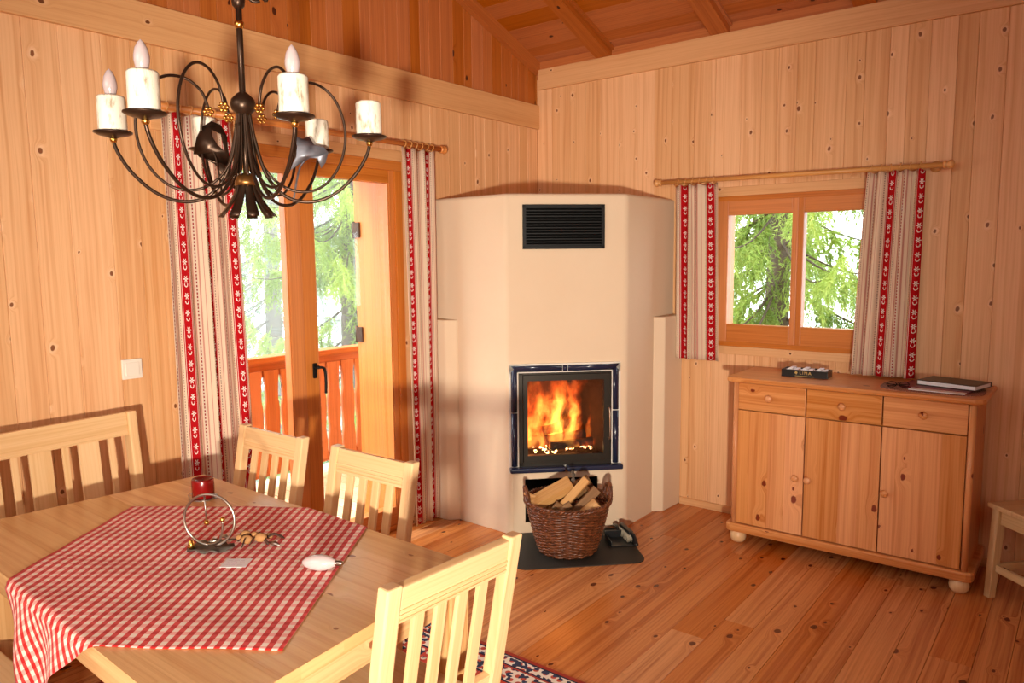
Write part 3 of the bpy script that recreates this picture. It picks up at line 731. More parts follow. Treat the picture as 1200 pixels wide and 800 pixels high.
for a, b_ in ((TS0 - .008, -.037 - gap), (-.037 + gap, TS1 + .016)):
    mb = MB(); slab(mb, a, b_, .372, .402, FC, FC + .085); o = fb(mb, 'sill_tile', 'tile', fire, True)
    md = o.modifiers.new('soft', 'BEVEL'); md.width = .010; md.segments = 3
# stove door
mb = MB()
for a in ((HS0 - .008, HS1 + .008, HZ0 - .004, HZ0 + .02), (HS0 - .008, HS1 + .008, HZ1 - .014, HZ1 + .006), (HS0 - .008, HS0 + .014, HZ0, HZ1), (HS1 - .014, HS1 + .008, HZ0, HZ1)): slab(mb, *a, FC - .03, FC + .018)
fb(mb, 'stove_frame', 'stovedoor', fire, True)
GS0, GS1, GZ0, GZ1 = -.255, .192, .465, .902
mb = MB()
for a in ((HS0 + .017, GS0, HZ0 + .022, HZ1 - .016), (GS1, HS1 - .017, HZ0 + .022, HZ1 - .016), (GS0, GS1, HZ0 + .022, GZ0), (GS0, GS1, GZ1, HZ1 - .016)): slab(mb, *a, FC - .02, FC + .026)
sd = fb(mb, 'stove_door', 'stovedoor', fire, True)
mb = MB(); slab(mb, GS0 - .002, GS1 + .002, GZ0 - .002, GZ1 + .002, FC - .006, FC - .001); fb(mb, 'pane', 'glass', sd, True)
mb = MB(); hp = [dg(HS1 - .028, FC + .026, .74), dg(HS1 - .028, FC + .07, .735), dg(HS1 - .027, FC + .08, .66), dg(HS1 - .026, FC + .07, .56), dg(HS1 - .026, FC + .026, .555)]
mb.tube(smoothpts(hp, 6), .004, 8); fb(mb, 'handle', 'silver', sd)
# fire: burning logs and flames inside the firebox
for k, (sa, za, sb, zb, cc, rr) in enumerate(((-.20, .50, .12, .535, 1.42, .032), (-.16, .545, .10, .60, 1.33, .030), (-.10, .49, .16, .50, 1.53, .026))):
    mb = MB(); pts = [dg(sa + (sb - sa) * t, cc + .04 * math.sin(t * 3 + k), za + (zb - za) * t) for t in np.linspace(0, 1, 7)]
    mb.tube(pts, [rr * (1 + .12 * math.sin(i * 2 + k)) for i in range(7)], 9)
    o = mb.build('burning_log', 'char', loc=dg((sa + sb) / 2, cc, za - rr)); tag(o, ['charred log burning low in the middle of the stove', 'upper charred log lying across the fire behind the stove glass', 'small front log glowing at the stove glass'][k], 'log')
mb = MB()
for k in range(26):
    s = random.uniform(-.2, .15); mb.ball(dg(s, random.uniform(1.25, 1.58), .45 + random.uniform(0, .02)), random.uniform(.010, .02), 8)
o = mb.build('embers', 'ember'); tag(o, 'bed of glowing orange embers under the logs in the stove', 'embers', None, 'stuff')
# flame envelope: one closed skirt with pointed tongues on top
mb = MB(); NS, NC = 26, 8; vs = []
hts = [.40 + .02 * math.sin(i * 2.3) for i in range(NS + 1)]
def flx(i): return -.235 + .44 * i / NS
for lay in (0, 1):
    for j in range(NC + 1):
        for i in range(NS + 1):
            c = (j / NC - .5); t = math.cos(c * PI) ** .4 if lay else 0
            edge = min(1, min(i, NS - i) / 3 + .25)
            z = 0.005 + lay * min(.405, hts[(i + j * 3) % (NS + 1)] * edge * t + .02)
            vs.append((flx(i), c * .24, z))
w_ = NS + 1; fs = []; K = (NC + 1) * w_
for j in range(NC):
    for i in range(NS):
        a = j * w_ + i; fs += [[a, a + w_, a + w_ + 1, a + 1], [K + a, K + a + 1, K + a + w_ + 1, K + a + w_]]
for i in range(NS): fs += [[i, i + 1, K + i + 1, K + i], [NC * w_ + i, K + NC * w_ + i, K + NC * w_ + i + 1, NC * w_ + i + 1]]
for j in range(NC): fs += [[j * w_, K + j * w_, K + (j + 1) * w_, (j + 1) * w_], [j * w_ + NS, (j + 1) * w_ + NS, K + (j + 1) * w_ + NS, K + j * w_ + NS]]
mb.add(vs, fs, None, .5, True); o = fixn(mb.build('flames', 'fire'))
o.location = dg(-.03, 1.40, .475); o.rotation_euler = (0, 0, R(45)); tag(o, 'orange and yellow flames burning behind the stove glass', 'fire', None, 'stuff')
fl = bpy.data.lights.new('fire_glow', 'POINT'); flo = bpy.data.objects.new('fire_glow', fl); COL.objects.link(flo)
fl.energy = 2.5; fl.color = (1, .33, .07); fl.shadow_soft_size = .09; flo.location = dg(-.03, 1.4, .66)

# hearth sheet
mb = MB(); pr = []
s0, s1, cA, cB = -.40, .305, FC + .02, 2.43; rr = .07
cor = [(s0, cA, 0), (s1, cA, 0), (s1, cB, 1), (s0, cB, 1)]
pts = [dg(s0, cA), dg(s1, cA)]
for k in range(7):
    a = k / 6 * PI / 2; pts.append(dg(s1 - rr + rr * math.cos(a), cB - (rr - rr * math.sin(a)) * 1.414))
for k in range(7):
    a = PI / 2 + k / 6 * PI / 2; pts.append(dg(s0 + rr + rr * math.cos(a), cB - (rr - rr * math.sin(a)) * 1.414))
mb.prism([tuple(p[:2]) for p in pts], 0.0, .005)
o = fixn(mb.build('hearth_mat', 'mat', loc=dg(-.05, 2.05, 0))); tag(o, 'dark hearth sheet with rounded corners lying in front of the fireplace', 'mat')

# ------------------------------------------------------------------ wicker basket
BC = dg(-.078, 2.10, .005); basket = empty('wicker_basket', BC, R(45), 'round brown wicker basket of firewood standing on the dark hearth sheet', 'basket')
H_, RB, RT = .285, .150, .228
def brad(z): return RB + (RT - RB) * (z / H_) ** .8
nst = 30; mb = MB(); rows = 30
for k in range(rows):
    z = .012 + k * (H_ - .02) / rows; r0 = brad(z); pts = []
    for i in range(nst * 4):
        a = 2 * PI * i / (nst * 4); pts.append((math.cos(a) * (r0 + .0045 * math.cos(a * nst / 2 * 1.0 + PI * k)), math.sin(a) * (r0 + .0045 * math.cos(a * nst / 2 + PI * k)), z + .001 * math.sin(a * 7 + k)))
    mb.tube(pts, .0052, 5, True)
mb.build('weave', 'wicker', basket)
mb = MB()
for i in range(nst):
    a = 2 * PI * i / nst; mb.tube([(math.cos(a) * brad(z), math.sin(a) * brad(z), z) for z in np.linspace(.0, H_, 7)], .004, 5)
mb.build('stakes', 'wicker', basket)
mb = MB(); mb.lathe([(0.0001, .012), (RB, .012), (RB, .004), (0.0001, .004)], 30); mb.build('bottom', 'wicker', basket)
def braid(mb, path, r, rt_, n=3, turns=16, closed=True):
    P = path; N = len(P)
    for q in range(n):
        pts = []
        for i, p in enumerate(P):
            a = 2 * PI * (turns * i / N + q / n); pts.append(Vector(p[0]) + p[1] * math.cos(a) * r + p[2] * math.sin(a) * r)
        mb.tube(pts, rt_, 5, closed)
path = []
for i in range(180):
    a = 2 * PI * i / 180; rad = Vector((math.cos(a), math.sin(a), 0)); path.append((rad * (RT + .002) + Vector((0, 0, H_)), rad, Vector((0, 0, 1))))
mb = MB(); braid(mb, path, .008, .0062, 3, 22); mb.build('rim', 'wicker', basket)
for sg in (-1, 1):
    mb = MB(); path = []
    for i in range(60):
        t = PI * i / 59; wv = math.cos(t) * .065; hh = math.sin(t) ** .8 * .075
        a = (0 if sg > 0 else PI) + wv / RT * 1.0; rad = Vector((math.cos(a), math.sin(a), 0))
        path.append((rad * (RT + .006) + Vector((0, 0, H_ + hh)), rad, Vector((-math.sin(t) * rad.y * 0 + 0, 0, 1)) if False else Vector((0, 0, 1)).lerp(Vector((-rad.y, rad.x, 0)), abs(math.cos(t)))))
    braid(mb, path, .007, .006, 3, 7, False); mb.build('handle', 'wicker', basket)

# firewood: wedges with their own place in the basket  (sx = along the front, d = towards the viewer, z, yaw, tilt, length, width, material)
logs = [(-.095, .02, .315, 27, 0.0, .26, .100, 'firewood', 'thick pale split log with a flat face, lying left in the basket'),
        (-.015, .085, .305, 47, 0.0, .31, .046, 'firewood', 'long thin split log slanting up through the middle of the basket'),
        (.055, .085, .275, 45, 0.0, .25, .055, 'firewood_dark', 'dark brown split log leaning right of the long thin one'),
        (.115, .01, .285, -55, 0.0, .20, .085, 'firewood_dark', 'dark square-cut log at the right handle of the basket'),
        (.085, .125, .245, 40, 0.0, .15, .105, 'firewood', 'short orange cut block at the front right of the basket'),
        (-.085, .12, .255, 30, 0.0, .18, .04, 'firewood_dark', 'small dark stick at the front left under the thin log'),
        (.03, -.09, .30, 28, 0.0, .26, .07, 'firewood_dark', 'brown log at the back of the basket near the stove'),
        (-.01, .11, .235, -35, 0.0, .20, .05, 'firewood_dark', 'dark stick crossing low behind the front rim of the basket'),
        (.0, 0.0, .18, -20, 0.0, .26, .09, 'firewood', 'log in the middle of the basket under the others')]
for i, (sx, d, z, tilt, yaw, L, w, mt, lab) in enumerate(logs):
    mb = MB(); h = L / 2; q = w / 2
    prof = [(-q, -q * .55), (q * .9, -q * .7), (q, q * .2), (q * .1, q * .75), (-q * .85, q * .35)]
    mb.prism([(a, b_) for a, b_ in prof], -h, h, grain='z')
    o = fixn(mb.build('firewood_log', mt)); md = o.modifiers.new('soft', 'BEVEL'); md.width = .003; md.segments = 2
    # local axis z of the prism is laid along the front and tilted upwards to the right
    o.matrix_world = T(*BC) @ RZ(R(45)) @ T(sx, -d, z) @ RY(R(90 - tilt)) @ RZ(R(-70 + i * 37))
    tag(o, lab, 'firewood', 'split logs in the wicker basket')
tw = MB(); base = BC + dg(.03, 0, 0) * 1.0
TB = Matrix.Translation(BC) @ RZ(R(45))
pp = [TB @ Vector(p) for p in ((.01, .02, .22), (.02, .03, .32), (.035, .03, .375), (.04, .035, .405), (.032, .03, .43))]
tw.tube(smoothpts(pp, 5), [.010 + .003 * math.sin(i * 1.3) for i in range(21)], 8); o = tw.build('dry_twig', 'bark', loc=pp[0]); tag(o, 'short knobbly brown twig standing up above the firewood', 'twig')
pp = [TB @ Vector(p) for p in ((-.24, -.02, .335), (-.16, .0, .30), (-.08, 0, .27))]
tw = MB(); tw.tube(pp, .009, 7); o = tw.build('kindling_stick', 'firewood', loc=pp[0]); tag(o, 'thin pale stick poking out over the left basket handle', 'stick')

# brush and dustpan right of the basket
DP = dg(.265, 2.0, .006); dp = empty('dustpan', DP, R(45), 'black dustpan lying on the hearth sheet right of the basket', 'dustpan')
mb = MB(); mb.box((-.10, -.08, 0), (.04, .06, .006), 'x', .002); mb.box((-.10, .05, 0), (.04, .06, .045), 'x', .003); mb.box((-.10, -.08, 0), (-.094, .06, .03), 'y', .002); mb.box((.034, -.08, 0), (.04, .06, .03), 'y', .002)
mb.build('pan', 'blackplastic', dp)
mb = MB(); mb.tube(smoothpts([(-.03, .055, .035), (-.02, .10, .05), (-.02, .15, .04)], 5), .011, 8); mb.build('handle', 'blackplastic', dp)
br = empty('hand_brush', DP + Vector((.0, .02, .022)), R(-38), 'black hand brush with pale bristles propped on the dustpan', 'brush')
mb = MB(); mb.box((-.08, -.014, .03), (.07, .014, .052), 'x', .008); mb.tube(smoothpts([(.06, 0, .043), (.10, 0, .037), (.145, 0, .0)], 6), [.010] * 5 + [.012] * 8, 10); mb.build('handle', 'blackplastic', br)
mb = MB()
for i in range(14):
    for j in range(4):
        x = -.074 + i * .0105; y = -.011 + j * .0073; mb.tube([(x, y, .032), (x + random.uniform(-.006, .006) - .008, y * 1.5, -.012)], [.004, .003], 5)
mb.build('bristles', 'bristle', br)

# ------------------------------------------------------------------ chest of drawers / sideboard
cab = empty('sideboard', (2.23, -.23, 0), 0, 'knotty pine sideboard with three drawers and three doors under the window', 'sideboard')
def cb(mb, name, mat='cab', parent=cab):
    o = mb.build(name, mat); o.parent = parent; o.location = (-2.23, .23, 0) if parent == cab else (0, 0, 0); return o
X0, X1, YF = 1.662, 2.806, -.438
mb = MB()
mb.box((X0, YF, .115), (X0 + .018, -.02, .915), 'z'); mb.box((X1 - .018, YF, .115), (X1, -.02, .915), 'z')
mb.box((X0 + .018, YF + .006, .115), (X1 - .018, -.02, .12), 'x'); mb.box((X0 + .018, -.035, .12), (X1 - .018, -.02, .9), 'z')
mb.box((X0 + .018, YF + .012, .74), (X1 - .018, -.03, .9), 'x'); mb.box((X0 + .018, YF + .016, .12), (X1 - .018, -.12, .74), 'z')
cb(mb, 'body')
def rrect(x0, x1, y0, y1, ch):
    return [(x0 + ch, y0), (x1 - ch, y0), (x1 - ch * .3, y0 + ch * .3), (x1, y0 + ch), (x1, y1), (x0, y1), (x0, y0 + ch), (x0 + ch * .3, y0 + ch * .3)]
mb = MB(); mb.prism(rrect(1.622, 2.846, -.488, -.006, .04), .917, .944, grain='x'); o = cb(mb, 'top'); fixn(o); md = o.modifiers.new('soft', 'BEVEL'); md.width = .009; md.segments = 3; md.limit_method = 'ANGLE'; md.angle_limit = R(50)
mb = MB(); mb.prism(rrect(1.632, 2.836, -.470, -.008, .03), .068, .116, grain='x'); o = cb(mb, 'plinth'); fixn(o); md = o.modifiers.new('soft', 'BEVEL'); md.width = .010; md.segments = 3; md.limit_method = 'ANGLE'; md.angle_limit = R(50)
for xa in (X0 + .012, X1 - .012):
    mb = MB(); mb.tube([(xa, YF - .002, .116), (xa, YF - .002, .917)], .0155, 14); cb(mb, 'corner_post')
for xa in (1.69, 2.775):
    for ya in (-.41, -.07):
        mb = MB(); mb.lathe([(.030, 0), (.040, .012), (.044, .030), (.042, .05), (.034, .062), (.034, .069)], 20, (xa, ya, 0)); cb(mb, 'foot', 'beech')
def knob(mb, x, z): mb.lathe([(.008, 0), (.008, .010), (.017, .016), (.019, .023), (.013, .029), (.0001, .030)], 18, M=T(x, YF - .016, z) @ RX(R(90)))
dx = [(1.690, 2.049), (2.053, 2.415), (2.419, 2.778)]
kx = [1.862, 2.232, 2.598]; dkx = [2.012, 2.075, 2.444]
for (a, b_), kk, dk in zip(dx, kx, dkx):
    mb = MB(); mb.box((a + .001, YF - .016, .768), (b_ - .001, YF + .004, .912), 'x', .003); dr = cb(mb, 'drawer')
    mb = MB(); knob(mb, kk, .842); cb(mb, 'knob', 'cab', dr)
    mb = MB(); e = (b_ - a) / 4; cuts = [0, .7, 1.9, 2.9, 4]
    for i in range(4): mb.box((a + .001 + cuts[i] * e * .994, YF - .014, .122), (a + .001 + cuts[i + 1] * e * .994, YF + .004, .760), 'z')
    dd = cb(mb, 'door')
    mb = MB(); knob(mb, dk, .432); cb(mb, 'knob', 'cab', dd)

# things on the sideboard
ZT = .944
bx = empty('game_box', (1.985, -.235, ZT), R(3), 'black open box with gold lettering standing left on the sideboard', 'box')
mb = MB(); mb.box((-.12, -.05, 0), (.12, .05, .006), 'x'); mb.box((-.12, -.055, 0), (.12, -.050, .040), 'x', .001); mb.box((-.12, .050, 0), (.12, .055, .040), 'x', .001); mb.box((-.12, -.05, 0), (-.115, .05, .040), 'y', .001); mb.box((.115, -.05, 0), (.12, .05, .040), 'y', .001)
mb.build('tray', 'blackplastic', bx)
mb = MB()
for i in range(9):
    mb.box((-.11 + i * .0245, -.042, .006), (-.11 + i * .0245 + .021, .042, .034 + .007 * ((i * 5) % 3)), 'y', .002)
o = mb.build('game_piece', 'paper', bx); o['label'] = 'white pieces packed in the box'
cu = bpy.data.curves.new('lettering', 'FONT'); cu.body = '\u25c6LIMA'; cu.size = .024; cu.align_x = 'CENTER'; cu.align_y = 'CENTER'; cu.extrude = .0004; cu.space_character = 1.25
cu.body = 'LIMA'
to = bpy.data.objects.new('tmp', cu); COL.objects.link(to); bpy.context.view_layer.update()
me = bpy.data.meshes.new_from_object(to.evaluated_get(bpy.context.evaluated_depsgraph_get())); bpy.data.objects.remove(to)
me.materials.clear(); me.materials.append(MAT['goldtext'])
lt = bpy.data.objects.new('lettering', me); COL.objects.link(lt); lt.parent = bx; lt.location = (.006, -.0556, .024); lt.rotation_euler = (R(90), 0, 0)
mb = MB(); mb.prism([(-.052, .024), (-.042, .034), (-.034, .026), (-.040, .015)], 0, .0006, M=T(.0, -.0553, 0) @ RX(R(90))); mb.box((-.048, -.0558, .006), (.05, -.0550, .0085), 'x'); mb.build('printed_mark', 'goldtext', bx)

mb = MB(); pts = []
for k in range(48):
    a = 2 * PI * k / 48; ex = .225 * (abs(math.cos(a)) ** .55) * (1 if math.cos(a) > 0 else -1); ey = .15 * (abs(math.sin(a)) ** .55) * (1 if math.sin(a) > 0 else -1)
    q = 1 + .02 * math.sin(k * PI); pts.append((ex * q, ey * q))
mb.prism(pts, 0, .003); 
k0 = len(mb.uvs)
o = fixn(mb.build('lace_mat', 'lace')); o.location = (2.60, -.285, ZT); o.rotation_euler = (0, 0, R(2)); tag(o, 'brownish lace mat under the books on the right end of the sideboard', 'table mat')
rz = R(-18)
bk = MB(); bk.box((-.155, -.11, 0), (.155, .11, .008), 'x', .002); o = bk.build('red_folder', 'bookred'); o.location = (2.625, -.235, ZT + .003); o.rotation_euler = (0, 0, R(-6)); tag(o, 'flat dark red folder lying under the black notebook', 'folder')
pm = MB(); pm.box((-.12, -.035, 0), (.12, .035, .004), 'x', .001); o = pm.build('white_booklet', 'paper'); o.location = (2.635, -.365, ZT + .003); o.rotation_euler = (0, 0, R(-3)); tag(o, 'thin white booklet in front of the notebook on the sideboard', 'booklet')
nb = empty('notebook', (2.680, -.205, ZT + .0125), R(-14), 'black hardcover notebook, topmost of the stack on the sideboard', 'book')
mb = MB(); mb.box((-.135, -.095, 0), (.135, .095, .003), 'x', .001); mb.box((-.135, -.095, .021), (.135, .095, .024), 'x', .001); mb.box((-.135, .090, 0), (.135, .096, .024), 'x', .002); mb.build('cover', 'bookblack', nb)
mb = MB(); mb.box((-.131, -.091, .003), (.131, .090, .021), 'x'); mb.build('pages', 'paper', nb)
gl_ = empty('reading_glasses', (2.462, -.365, ZT + .003), R(20), 'small dark folded glasses lying left of the white booklet', 'glasses')
mb = MB()
for sx in (-.028, .028): mb.tube([(sx + .022 * math.cos(a), .003 * math.cos(a), .017 + .014 * math.sin(a)) for a in np.linspace(0, 2 * PI, 17)[:-1]], .002, 6, True)
mb.tube([(-.008, 0, .020), (0, -.003, .024), (.008, 0, .020)], .0018, 6); mb.tube([(.05, 0, .02), (.05, .01, .018), (-.04, .022, .006)], .002, 6); mb.tube([(-.05, 0, .02), (-.05, .008, .018), (.04, .016, .008)], .002, 6)
mb.build('frame', 'black', gl_)

# ------------------------------------------------------------------ curtains and rods
def curtain(name, P0, P1, Q0, Q1, z0, z1, flat, phase, normal, nf, amp, label, group, seed, pinch=None):
    """P0,P1: top ends (xy) ; Q0,Q1: bottom ends"""
    r_ = random.Random(seed); NU, NV = 150, 26
    ph = [r_.uniform(0, 2 * PI) for _ in range(4)]
    P0, P1, Q0, Q1 = map(Vector, (P0, P1, Q0, Q1)); nrm = Vector(normal)
    vs = []; 
    for j in range(NV + 1):
        t = j / NV; z = z1 + (z0 - z1) * t
        for i in range(NU + 1):
            s = i / NU
            w = s + .020 * math.sin(2 * PI * (nf * .5) * s + ph[0] + t * .8) * (1 - abs(2 * s - 1))
            p = (P0.lerp(P1, w)).lerp(Q0.lerp(Q1, w), t ** .85)
            a = amp * (.55 + .45 * min(1, t * 3)) * (1 + .35 * math.sin(3 * s * PI + ph[1]))
            off = a * math.sin(2 * PI * nf * s + ph[2] + .6 * math.sin(2.2 * t + ph[3])) + .25 * a * math.sin(2 * PI * nf * 2.3 * s + ph[1] + t)
            if t < .03: off *= .75
            zz = z + (.006 * math.sin(2 * PI * nf * s + ph[2]) if j == 0 else 0)
            p = p + nrm * off; vs.append((p.x, p.y, zz))
    fs = []; us = []
    for j in range(NV):
        for i in range(NU):
            a = j * (NU + 1) + i; fs.append([a, a + 1, a + NU + 2, a + NU + 1])
            u0, u1 = phase + flat * i / NU, phase + flat * (i + 1) / NU; v0, v1 = vs[a][2], vs[a + NU + 1][2]
            us.append([(u0, v0), (u1, v0), (u1, v1), (u0, v1)])
    c = P0.lerp(P1, .5)
    root = empty(name, (c.x, c.y, z1), 0, label, 'curtain', group)
    mb = MB(); mb.add([(x - c.x, y - c.y, z - z1) for x, y, z in vs], fs, us, .5, True)
    mb.build('cloth', 'curtain', root, mods='solid')
    nr = 6
    along = (P1 - P0).normalized()
    for k in range(nr):
        q = P0.lerp(P1, (k + .5) / nr) - c; m2 = MB()
        m2.tube([Vector((q.x, q.y, 0)) + Vector((nrm.x * math.cos(a) * .019, nrm.y * math.cos(a) * .019, .022 + math.sin(a) * .019)) + Vector((along.x, along.y, 0)) * .004 * math.sin(a * 2) for a in np.linspace(0, 2 * PI, 17)[:-1]], .0026, 6, True)
        m2.build('curtain_ring', 'rod', root)
    return root
# left wall (balcony door); normal +x
curtain('door_curtain', (.085, -2.79), (.085, -2.47), (.10, -2.80), (.10, -2.430), .03, 2.225, .58, .118, (1, 0), 4.2, .016, 'long red and beige striped curtain left of the balcony door, behind the table', 'curtains at the balcony door', 3)
curtain('door_curtain', (.085, -1.415), (.085, -1.150), (.095, -1.385), (.095, -1.174), .022, 2.225, .36, .165, (1, 0), 3.2, .010, 'long red and beige striped curtain between the balcony door and the fireplace', 'curtains at the balcony door', 9)
curtain('window_curtain', (1.118, -.085), (1.392, -.085), (1.132, -.09), (1.425, -.09), .968, 2.035, .34, .165, (0, -1), 4.4, .014, 'short striped curtain on the left side of the small window', 'curtains at the small window', 5)
curtain('window_curtain', (2.215, -.085), (2.490, -.085), (2.180, -.095), (2.484, -.095), .958, 2.03, .40, .062, (0, -1), 4.6, .017, 'short striped curtain on the right side of the small window, above the books', 'curtains at the small window', 8)
def rodthing(label, a, b_, r, mat, brk, nrm):
    a = Vector(a); b_ = Vector(b_); root = empty('curtain_rod', (a + b_) / 2, 0, label, 'curtain rod')
    c = (a + b_) / 2; d = (b_ - a).normalized(); M_ = d.to_track_quat('Z', 'Y').to_matrix().to_4x4()
    mb = MB(); mb.tube([a - c, b_ - c], r, 14); mb.build('rod', mat, root)
    for s_, p in ((-1, a), (1, b_)):
        mb = MB(); MM = T(*(p - c)) @ (M_ if s_ > 0 else M_ @ RX(PI))
        mb.lathe([(r * .9, -.004), (r * 1.5, .0), (r * 1.5, .008), (r * .95, .014), (r * 1.5, .022), (r * 1.75, .032), (r * 1.3, .044), (.0001, .05)], 16, M=MM); mb.build('finial', mat, root)
    for f in brk:
        p = a.lerp(b_, f) - c; mb = MB(); n_ = Vector(nrm)
        off = abs((c + p).dot(n_)) - .003; mb.tube([p + Vector((0, 0, -.0)), p - n_ * off], .009, 10); mb.lathe([(.028, 0), (.028, .008), (.012, .014)], 16, M=T(*(p - n_ * off)) @ n_.to_track_quat('Z', 'Y').to_matrix().to_4x4())
        mb.build('bracket', mat, root)
rodthing('orange wooden curtain rod above the balcony door', (.085, -2.83, 2.248), (.085, -1.095, 2.248), .0145, 'rod_dark', (.02, .96), (1, 0, 0))
rodthing('pale wooden curtain rod above the small window', (1.02, -.085, 2.062), (2.57, -.085, 2.046), .0135, 'rod', (.05, .97), (0, -1, 0))

# light switch
sw = empty('light_switch', (0, -2.937, 1.151), 0, 'square cream light switch on the wooden wall left of the door curtain', 'light switch')
mb = MB(); mb.box((0.0, -.042, -.042), (.010, .042, .042), 'z', .003); mb.build('plate', 'white', sw)
mb = MB(); mb.box((.008, -.028, -.028), (.014, .028, .028), 'z', .002); mb.build('rocker', 'white', sw)

# ------------------------------------------------------------------ table
TZ = .76
TLc = [(.455, -2.893), (1.892, -2.915), (1.975, -3.775), (.385, -3.715)]
table = empty('dining_table', (1.18, -3.33, 0), 0, 'large pale pine dining table partly covered by a checked cloth', 'table')
def tb(mb, name, mat='table', parent=table):
    o = mb.build(name, mat); o.parent = parent; o.location = (-1.18, 3.33, 0); return o
def bil(u, v): 
    a = Vector(TLc[0]).lerp(Vector(TLc[1]), u); b_ = Vector(TLc[3]).lerp(Vector(TLc[2]), u); return a.lerp(b_, v)
mb = MB()
for k in range(7):
    v0, v1 = k / 7, (k + 1) / 7
    q = [bil(0, v0), bil(1, v0), bil(1, v1), bil(0, v1)]
    mb.prism([tuple(p) for p in q][::-1], TZ - .032, TZ, grain='x')
o = tb(mb, 'tabletop'); fixn(o)
mb = MB(); ap = [bil(.10, .05), bil(.962, .05), bil(.962, .94), bil(.10, .94)]
for i in range(4):
    a, b_ = ap[i], ap[(i + 1) % 4]; d = (b_ - a); n_ = Vector((-d.y, d.x)).normalized() * .011
    mb.prism([tuple(a + n_), tuple(b_ + n_), tuple(b_ - n_), tuple(a - n_)], TZ - .125, TZ - .032, grain='y')
tb(fixn(mb.build('x', 'table')) and mb, 'apron'); bpy.data.objects.remove(bpy.data.objects['x'])
for u_, v_ in ((.115, .44), (.962, .052), (.962, .945), (.115, .90)):
    p = bil(u_, v_); mb = MB(); mb.box((p.x - .037, p.y - .037, 0), (p.x + .037, p.y + .037, TZ - .032), 'z', .006, taper=(.75, 1.1)); tb(mb, 'leg')

# tablecloth: square turned on the table, draped over two edges
W0 = Vector((.631, -3.255)); eu = Vector((.820, .573)).normalized(); ev = Vector((.5886, -.8084)).normalized()
ev = Vector((eu.y, -eu.x))
LU, LV = .865, .925
mb = MB(); N = 120; vs = []
def drape(p):
    """p flat xy; returns 3-D point, folding down beyond the table outline"""
    z = TZ + .0025
    # near edge
    e0, e1 = Vector(TLc[3]), Vector(TLc[2]); d = (e1 - e0).normalized(); nn = Vector((d.y, -d.x))   # outward (-y)
    f0, f1 = Vector(TLc[0]), Vector(TLc[1]); d2 = (f1 - f0).normalized(); n2 = Vector((-d2.y, d2.x))  # outward (+y)
    for o_, dd, nn_ in ((e0, d, nn), (f0, d2, n2)):
        q = p - o_; out = q.dot(nn_)
        if out > 0:
            r_ = .012; arc = r_ * PI / 2
            base = p - nn_ * out
            if out < arc:
                a = out / r_; return (base.x + nn_.x * r_ * math.sin(a), base.y + nn_.y * r_ * math.sin(a), z - r_ * (1 - math.cos(a)))
            h = out - arc; s_ = q.dot(dd); fold = .018 * math.sin(s_ * 26 + 1) * min(1, h / .10)
            k = r_ + .004 + fold * .7 + h * .08
            return (base.x + nn_.x * k - dd.x * h * .10, base.y + nn_.y * k - dd.y * h * .10, z - r_ - h * .985)
    wr = .0012 * math.sin(p.x * 23 + p.y * 9) + .0008 * math.sin(p.y * 31 - p.x * 12)
    return (p.x, p.y, z + .0012 + wr)
for j in range(N + 1):
    for i in range(N + 1):
        vs.append(drape(W0 + eu * (LU * i / N) + ev * (LV * j / N)))
fs = []; us = []
for j in range(N):
    for i in range(N):
        a = j * (N + 1) + i; fs.append([a, a + N + 1, a + N + 2, a + 1])
        q = [(i, j), (i, j + 1), (i + 1, j + 1), (i + 1, j)]; us.append([(x * LU / N, y * LV / N) for x, y in q])
mb.add(vs, fs, us, .5, True); o = mb.build('tablecloth', 'gingham', loc=(1.25, -3.35, TZ)); md = o.modifiers.new('thickness', 'SOLIDIFY'); md.thickness = .0012; md.offset = 1
tag(o, 'red and white gingham cloth laid cornerwise over the dining table', 'tablecloth')

